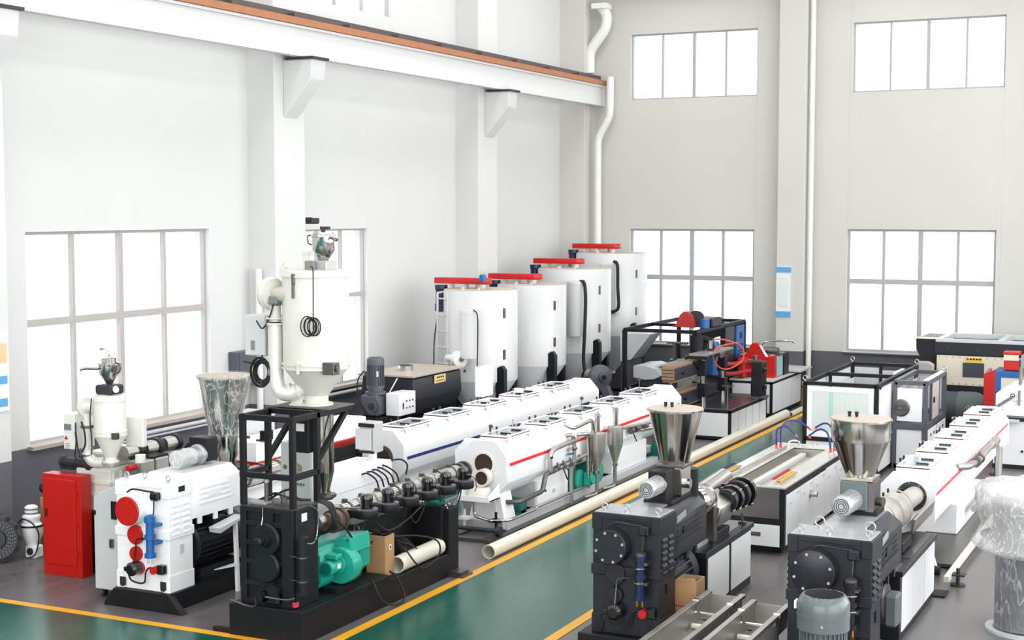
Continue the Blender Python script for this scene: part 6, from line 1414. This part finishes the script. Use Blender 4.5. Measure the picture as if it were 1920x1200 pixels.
# ------------------------------------------------------------------ stainless troughs in the foreground
def trough(x0, x1, ye, label):
    t = thing('cooling_trough', label, 'trough', ((x0 + x1) / 2, ye, 0), 'stainless troughs in the foreground')
    zt, y0 = .61, 7.6
    xm = (x0 + x1) / 2
    for x in (x0, x1 - .055):
        r = build('rim_rail', MB().box(x, x + .055, y0, ye, zt - .035, zt, .003), BRUSH, t)
        build('rail_joint', MB().box(x - .008, x + .063, ye - .42, ye - .37, zt - .038, zt + .008, .003), STEEL, r)
    build('trough_wall', MB().prism([(x0 + .03, zt - .02), (x0 + .036, zt - .02), (x0 + .046, zt - .22), (x1 - .046, zt - .22), (x1 - .036, zt - .02), (x1 - .03, zt - .02), (x1 - .04, zt - .228), (x0 + .04, zt - .228)], 'y', y0, ye - .01), TANKSTEEL, t)
    build('end_plate', MB().box(x0 + .04, x1 - .04, ye - .02, ye - .008, zt - .22, zt - .03), TANKSTEEL, t)
    build('cross_tube', MB().elbow([(x0 + .03, ye - .45, zt - .03), (x0 + .03, ye - .45, zt - .11), (x1 - .03, ye - .45, zt - .11), (x1 - .03, ye - .45, zt - .03)], .014, 8, .03), STEEL, t)
    build('roller', MB().cyl((x0 + .06, ye - .62, zt - .19), (x1 - .06, ye - .62, zt - .19), .025, n=14), PIPE, t)
    for y in (8.5, 10.6, ye - .3):
        build('leg', MB().box(x0 + .05, x0 + .09, y, y + .04, 0, zt - .22).box(x1 - .09, x1 - .05, y, y + .04, 0, zt - .22).box(x0 + .05, x1 - .05, y, y + .04, .1, .14), STEELDK, t)
trough(-4.42, -4.03, 13.5, 'left stainless trough running from the front beside the middle extruder')
trough(-3.93, -3.54, 13.35, 'right stainless trough in front, nearer the grey-green motor')

# vertical grey-green motor
t = thing('electric_motor', 'upright grey-green electric motor with slotted fan cowl in the foreground', 'motor', (-2.73, 11.25, 0))
c = (-2.73, 11.25)
build('stand', MB().box(c[0] - .16, c[0] + .16, c[1] - .16, c[1] + .16, 0, .62, .01), SOOT, t)
b = MB().lathe((c[0], c[1], .62), (0, 0, 1), [(.20, 0), (.20, .03), (.165, .05), (.165, .42)], 36)
build('housing', b, MOTGREY, t)
for k in range(30):
    a = 2 * PI * k / 30
    if 8 <= k <= -1: continue
    u = Vector((math.cos(a), math.sin(a), 0))
    p = Vector((c[0], c[1], 0)) + u * .178
    build('cooling_fin', MB().bar((p.x, p.y, .68), (p.x, p.y, 1.03), .008, .03) if False else MB().tube([(p.x, p.y, .68), (p.x, p.y, 1.03)], .009, 4, smooth=False), MOTGREY, t)
cw = build('fan_cowl', MB().lathe((c[0], c[1], 1.03), (0, 0, 1), [(.203, 0), (.203, .10), (.206, .10), (.206, .115), (.203, .115), (.203, .21), (.185, .245), (.165, .268), (.02, .268)], 44), MOTGREY, t)
sl = MB()
for k in range(12):
    d = -.132 + .024 * k; hl = math.sqrt(max(0, .15 ** 2 - d * d))
    if hl < .02: continue
    a = math.radians(50); ca, sa = math.cos(a), math.sin(a)
    p = [Vector((c[0] + d * ca + s_ * hl * sa, c[1] - d * -sa * -1 + 0, 0)) for s_ in (-1, 1)]
    q = [(c[0] + d * ca - s_ * hl * sa, c[1] + d * sa + s_ * hl * ca) for s_ in (-1, 1)]
    sl.bar((q[0][0], q[0][1], 1.303), (q[1][0], q[1][1], 1.300), .008, .006)
o = build('cowl_slots', sl, SOOT, cw); o['kind'] = 'stuff'
build('maker_plate', MB().box(c[0] - .215, c[0] - .195, c[1] - .08, c[1] - .0, 1.18, 1.24), PAPER, cw)
build('screw', MB().cyl((c[0] + .04, c[1] - .21, 1.09), (c[0] + .04, c[1] - .197, 1.09), .012, n=10), STEEL, cw)
build('terminal_box', MB().box(c[0] + .06, c[0] + .2, c[1] - .22, c[1] - .12, .70, .96, .02), MOTGREY, t)

# film wrapped mixer drum at the right edge
t = thing('wrapped_drum', 'dark round drum with broad round top wrapped in clear film at the right edge', 'machine', (-1.72, 15.6, 0))
c = (-1.70, 15.6)
build('drum', MB().lathe((c[0], c[1], 0), (0, 0, 1), [(.34, 0), (.34, .02), (.315, .04), (.315, .80), (.34, .86), (.34, .90)], 44), mat('drum_grey', (66, 69, 78), .25, .6, var=.15), t)
build('foot_ring', MB().ring((c[0], c[1], 0), (c[0], c[1], .03), .40, .32, 44), LGREY, t)
build('deck', MB().lathe((c[0] + .05, c[1], .93), (0, 0, 1), [(.34, -.08), (.42, .0), (.50, .04), (.52, .05)], 44), IRON, t)
build('lid', MB().lathe((c[0] + .16, c[1], 1.36), (0, 0, 1), [(.58, 0), (.60, .02), (.60, .10), (.4, .17), (.01, .20)], 48), mat('lid_pale', (176, 176, 176), .35), t)
build('skirt', MB().lathe((c[0] + .14, c[1], 1.0), (0, 0, 1), [(.48, 0), (.50, .36)], 44), mat('skirt_grey', (128, 128, 132), .4, .3), t)
f = MB().lathe((c[0] + .14, c[1], .86), (0, 0, 1), [(.64, 0), (.70, .05), (.66, .10), (.58, .22), (.62, .36), (.66, .46), (.68, .56), (.64, .64), (.40, .68), (.0, .70)], 64, False)
import mathutils
for v in f.bm.verts:
    n_ = mathutils.noise.noise(v.co * 7) * .05 + mathutils.noise.noise(v.co * 19) * .02
    d = Vector((v.co.x - c[0] - .14, v.co.y - c[1], 0)); v.co += (d.normalized() if d.length > .01 else Vector()) * n_; v.co.z += n_ * .5
build('film_wrap', f, FILM2, t, 'crumpled clear film', angle=180)
f = MB().lathe((c[0], c[1], .05), (0, 0, 1), [(.345, 0), (.335, .3), (.333, .6), (.35, .78), (.38, .84)], 48, False)
for v in f.bm.verts:
    d = Vector((v.co.x - c[0], v.co.y - c[1], 0)); v.co += d.normalized() * (mathutils.noise.noise(v.co * 11) * .015)
build('film_wrap', f, FILM3, t, angle=180)

# ------------------------------------------------------------------ machines by the far wall on the right
t = thing('granulator', 'cream and black machine with a dark window and yellow sign by the far wall', 'machine', (-4.2, 30, 0))
x0, x1, y0, y1 = -5.05, -1.5, 29.6, 31.2
build('body', MB().box(x0, x1, y0, y1, .70, 1.66, .01), BLACK, t)
build('open_top_frame', MB().box(x0, x1, y0, y0 + .12, 1.66, 1.76).box(x0, x1, y1 - .12, y1, 1.66, 1.76).box(x0, x0 + .12, y0, y1, 1.66, 1.76).box(-3.9, -3.78, y0, y1, 1.66, 1.76).box(-2.6, -2.5, y0, y1, 1.66, 1.76), LGREY, t)
build('front_band', MB().box(x0 - .01, x1, y0 - .03, y0, 1.42 + .04, 1.70, .004), CHARCOAL, t)
for k in range(3): build('band_clip', MB().box(x0 + .22 + .55 * k, x0 + .28 + .55 * k, y0 - .045, y0 - .03, 1.54, 1.62), IRON, t)
f = build('front_panel', MB().box(x0 + .03, x1 - .1, y0 - .02, y0 + .0, .86, 1.44, .004), CREAM, t)
for k in range(14): build('rivet', MB().cyl((x0 + .08 + .13 * k, y0 - .028, 1.41), (x0 + .08 + .13 * k, y0 - .02, 1.41), .010, n=6), BROWN, f)
for k in range(14): build('rivet', MB().cyl((x0 + .08 + .13 * k, y0 - .028, .89), (x0 + .08 + .13 * k, y0 - .02, .89), .010, n=6), BROWN, f)
build('window', MB().box(-4.52, -4.12, y0 - .03, y0 - .02, 1.03, 1.31), mat('dark_glass', (72, 74, 82), .15), f)
sg = build('warning_sign', MB().box(-4.47, -4.15, y0 - .03, y0 - .02, 1.315, 1.41), YELLOW, f)
for k in range(5): build('printed_mark', MB().box(-4.45 + .058 * k, -4.41 + .058 * k, y0 - .034, y0 - .03, 1.37, 1.40), BLACK if k else RED, sg)
build('lower_band', MB().box(x0, x1, y0 - .02, y0, .72, .86), CHARCOAL, t)
build('under_frame', MB().box(x0 + .05, x1 - .05, y0 + .15, y1 - .1, 0, .70), SOOT, t)
build('side_curve', MB().prism([(-5.45, 1.74), (-5.05, 1.74), (-5.05, .95), (-5.2, 1.1), (-5.36, 1.35), (-5.44, 1.55)], 'y', y0 + .1, y1 - .1, .01), BLACK, t)
build('side_curve_rim', MB().box(-5.46, -5.05, y0 + .08, y0 + .3, 1.74, 1.76), CREAM, t)
t = thing('covered_motor', 'dark covered drum motor on the floor under the cream machine', 'machine', (-4.3, 28.6, 0))
build('drum', MB().lathe((-4.85, 28.7, .52), (1, 0, 0), [(.02, 0), (.30, .04), (.32, .1), (.32, .6), (.28, .72), (.1, .78)], 28), mat('grey_green_cover', (62, 70, 72), .6, var=.15), t)
build('sheet', MB().lathe((-4.45, 28.7, .52), (1, 0, 0), [(.33, 0), (.335, .3), (.31, .40), (.25, .46)], 24), mat('grey_green_cover2', (84, 92, 92), .6), t)
build('base', MB().box(-4.85, -4.05, 28.4, 29.0, 0, .3), SOOT, t)
t = thing('grey_chair_back', 'grey padded sloping cover standing behind the slate framed cabinet', 'cover', (-5.3, 29.3, 0))
build('cover', MB().prism([(-5.45, .9), (-5.05, .9), (-5.0, 1.28), (-5.1, 1.34), (-5.28, 1.34), (-5.34, 1.28)], 'y', 29.1, 29.3, .02), mat('pinkish_grey', (168, 160, 160), .7), t)
build('post', MB().box(-5.3, -5.2, 29.15, 29.25, 0, .9), SLATE, t)

t = thing('plastic_mill', 'red and blue machine with clear guard boxes beside the cream machine', 'machine', (-3.5, 27.8, 0))
build('red_side', MB().prism([(27.75, .55), (28.3, .55), (28.3, 1.36), (27.75, 1.30)], 'x', -3.86, -3.80), RED, t)
build('red_front', MB().prism([(-3.86, .40), (-3.66, .40), (-3.66, 1.40), (-3.86, 1.31)], 'y', 27.70, 27.76), RED, t)
build('blue_frame', MB().box(-3.66, -2.3, 27.7, 27.76, 1.26, 1.36).box(-3.66, -3.56, 27.7, 27.76, .40, 1.36).box(-3.7, -2.3, 27.76, 28.5, 1.33, 1.37), BLUE, t)
build('cream_panel', MB().box(-3.56, -2.5, 27.71, 27.75, .75, 1.26), CREAM, t)
build('dark_base', MB().box(-3.6, -2.4, 27.8, 28.5, 0, .75), SOOT, t)
build('red_head', MB().box(-3.54, -3.28, 27.85, 28.2, 1.38, 1.56, .01), RED, t)
build('red_head', MB().box(-2.62, -2.4, 27.85, 28.2, 1.38, 1.68, .01), RED, t)
build('head_label', MB().box(-3.54, -3.28, 27.84, 27.85, 1.56, 1.66), YELLOW if False else CREAM, t)
build('red_cap', MB().box(-3.55, -3.27, 27.84, 28.2, 1.66, 1.71), RED, t)
build('clear_guard', MB().box(-3.24, -2.66, 27.85, 27.87, 1.38, 1.66).box(-3.24, -2.66, 28.15, 28.17, 1.38, 1.66).box(-3.24, -2.66, 27.85, 28.17, 1.64, 1.66), mat('guard_grey', (150, 158, 162), .3, .3), t)
for z in (1.45, 1.5, 1.55): build('roller_slot', MB().box(-3.1, -2.8, 27.83, 27.85, z, z + .02), BLACK, t)
build('handle', MB().elbow([(-3.05, 27.95, 1.66), (-3.05, 27.95, 1.72), (-2.85, 27.95, 1.72), (-2.85, 27.95, 1.66)], .015, 8, .03), PLASTIC, t)
t = thing('saw_table', 'white cutting cabinet with sloped shoulders and a steel cylinder at the right edge', 'machine', (-2.7, 25.4, 0))
x0 = -3.36
build('lower_body', MB().box(x0, -1.3, 25.4, 27.0, .04, .80, .006), WHITE2 if False else PANEL, t)
build('kick_base', MB().box(x0 - .01, -1.3, 25.38, 27.0, 0, .07), CHARCOAL, t)
build('table_gap', MB().box(x0 - .02, -1.3, 25.36, 27.0, .80, .86, .004), CHARCOAL, t)
build('shelf', MB().box(x0 + .0, -2.95, 25.3, 25.4, .78, .83, .004), LGREY, t)
build('upper_body', MB().prism([(x0, .86), (-1.3, .86), (-1.3, 1.36), (x0 + .22, 1.36), (x0, 1.22)], 'y', 25.55, 26.4, .006), WHITE, t)
build('door_seam', MB().box(x0 + .12, x0 + .125, 25.54, 25.55, .88, 1.12).box(x0 + .12, -2.6, 25.54, 25.55, 1.12, 1.125), LGREY, t)
build('air_cylinder', MB().cyl((-2.98, 25.7, 1.36), (-2.98, 25.7, 1.66), .04, n=18).cyl((-2.98, 25.5, 1.05), (-2.98, 25.5, 1.30), .022, n=12), STEEL, t)
build('knob', MB().cyl((-2.9, 25.40, .30), (-2.9, 25.37, .30), .02, n=10), IRON, t)
t = thing('tow_bar', 'short dark bar with ring at the far end of the right-hand tank', 'bar', (-3.2, 24.8, 0))
build('bar', MB().tube([(-3.25, 24.6, 1.10), (-3.05, 25.2, 1.22)], .025, 8, smooth=False).ring((-3.05, 25.2, 1.24), (-3.05, 25.23, 1.24), .04, .022, 14), STEELDK, t)
build('stand', MB().cyl((-3.22, 24.7, 0), (-3.22, 24.7, 1.12), .025, n=10).cyl((-3.22, 24.7, 0), (-3.22, 24.7, .02), .1, n=16), IRON, t)
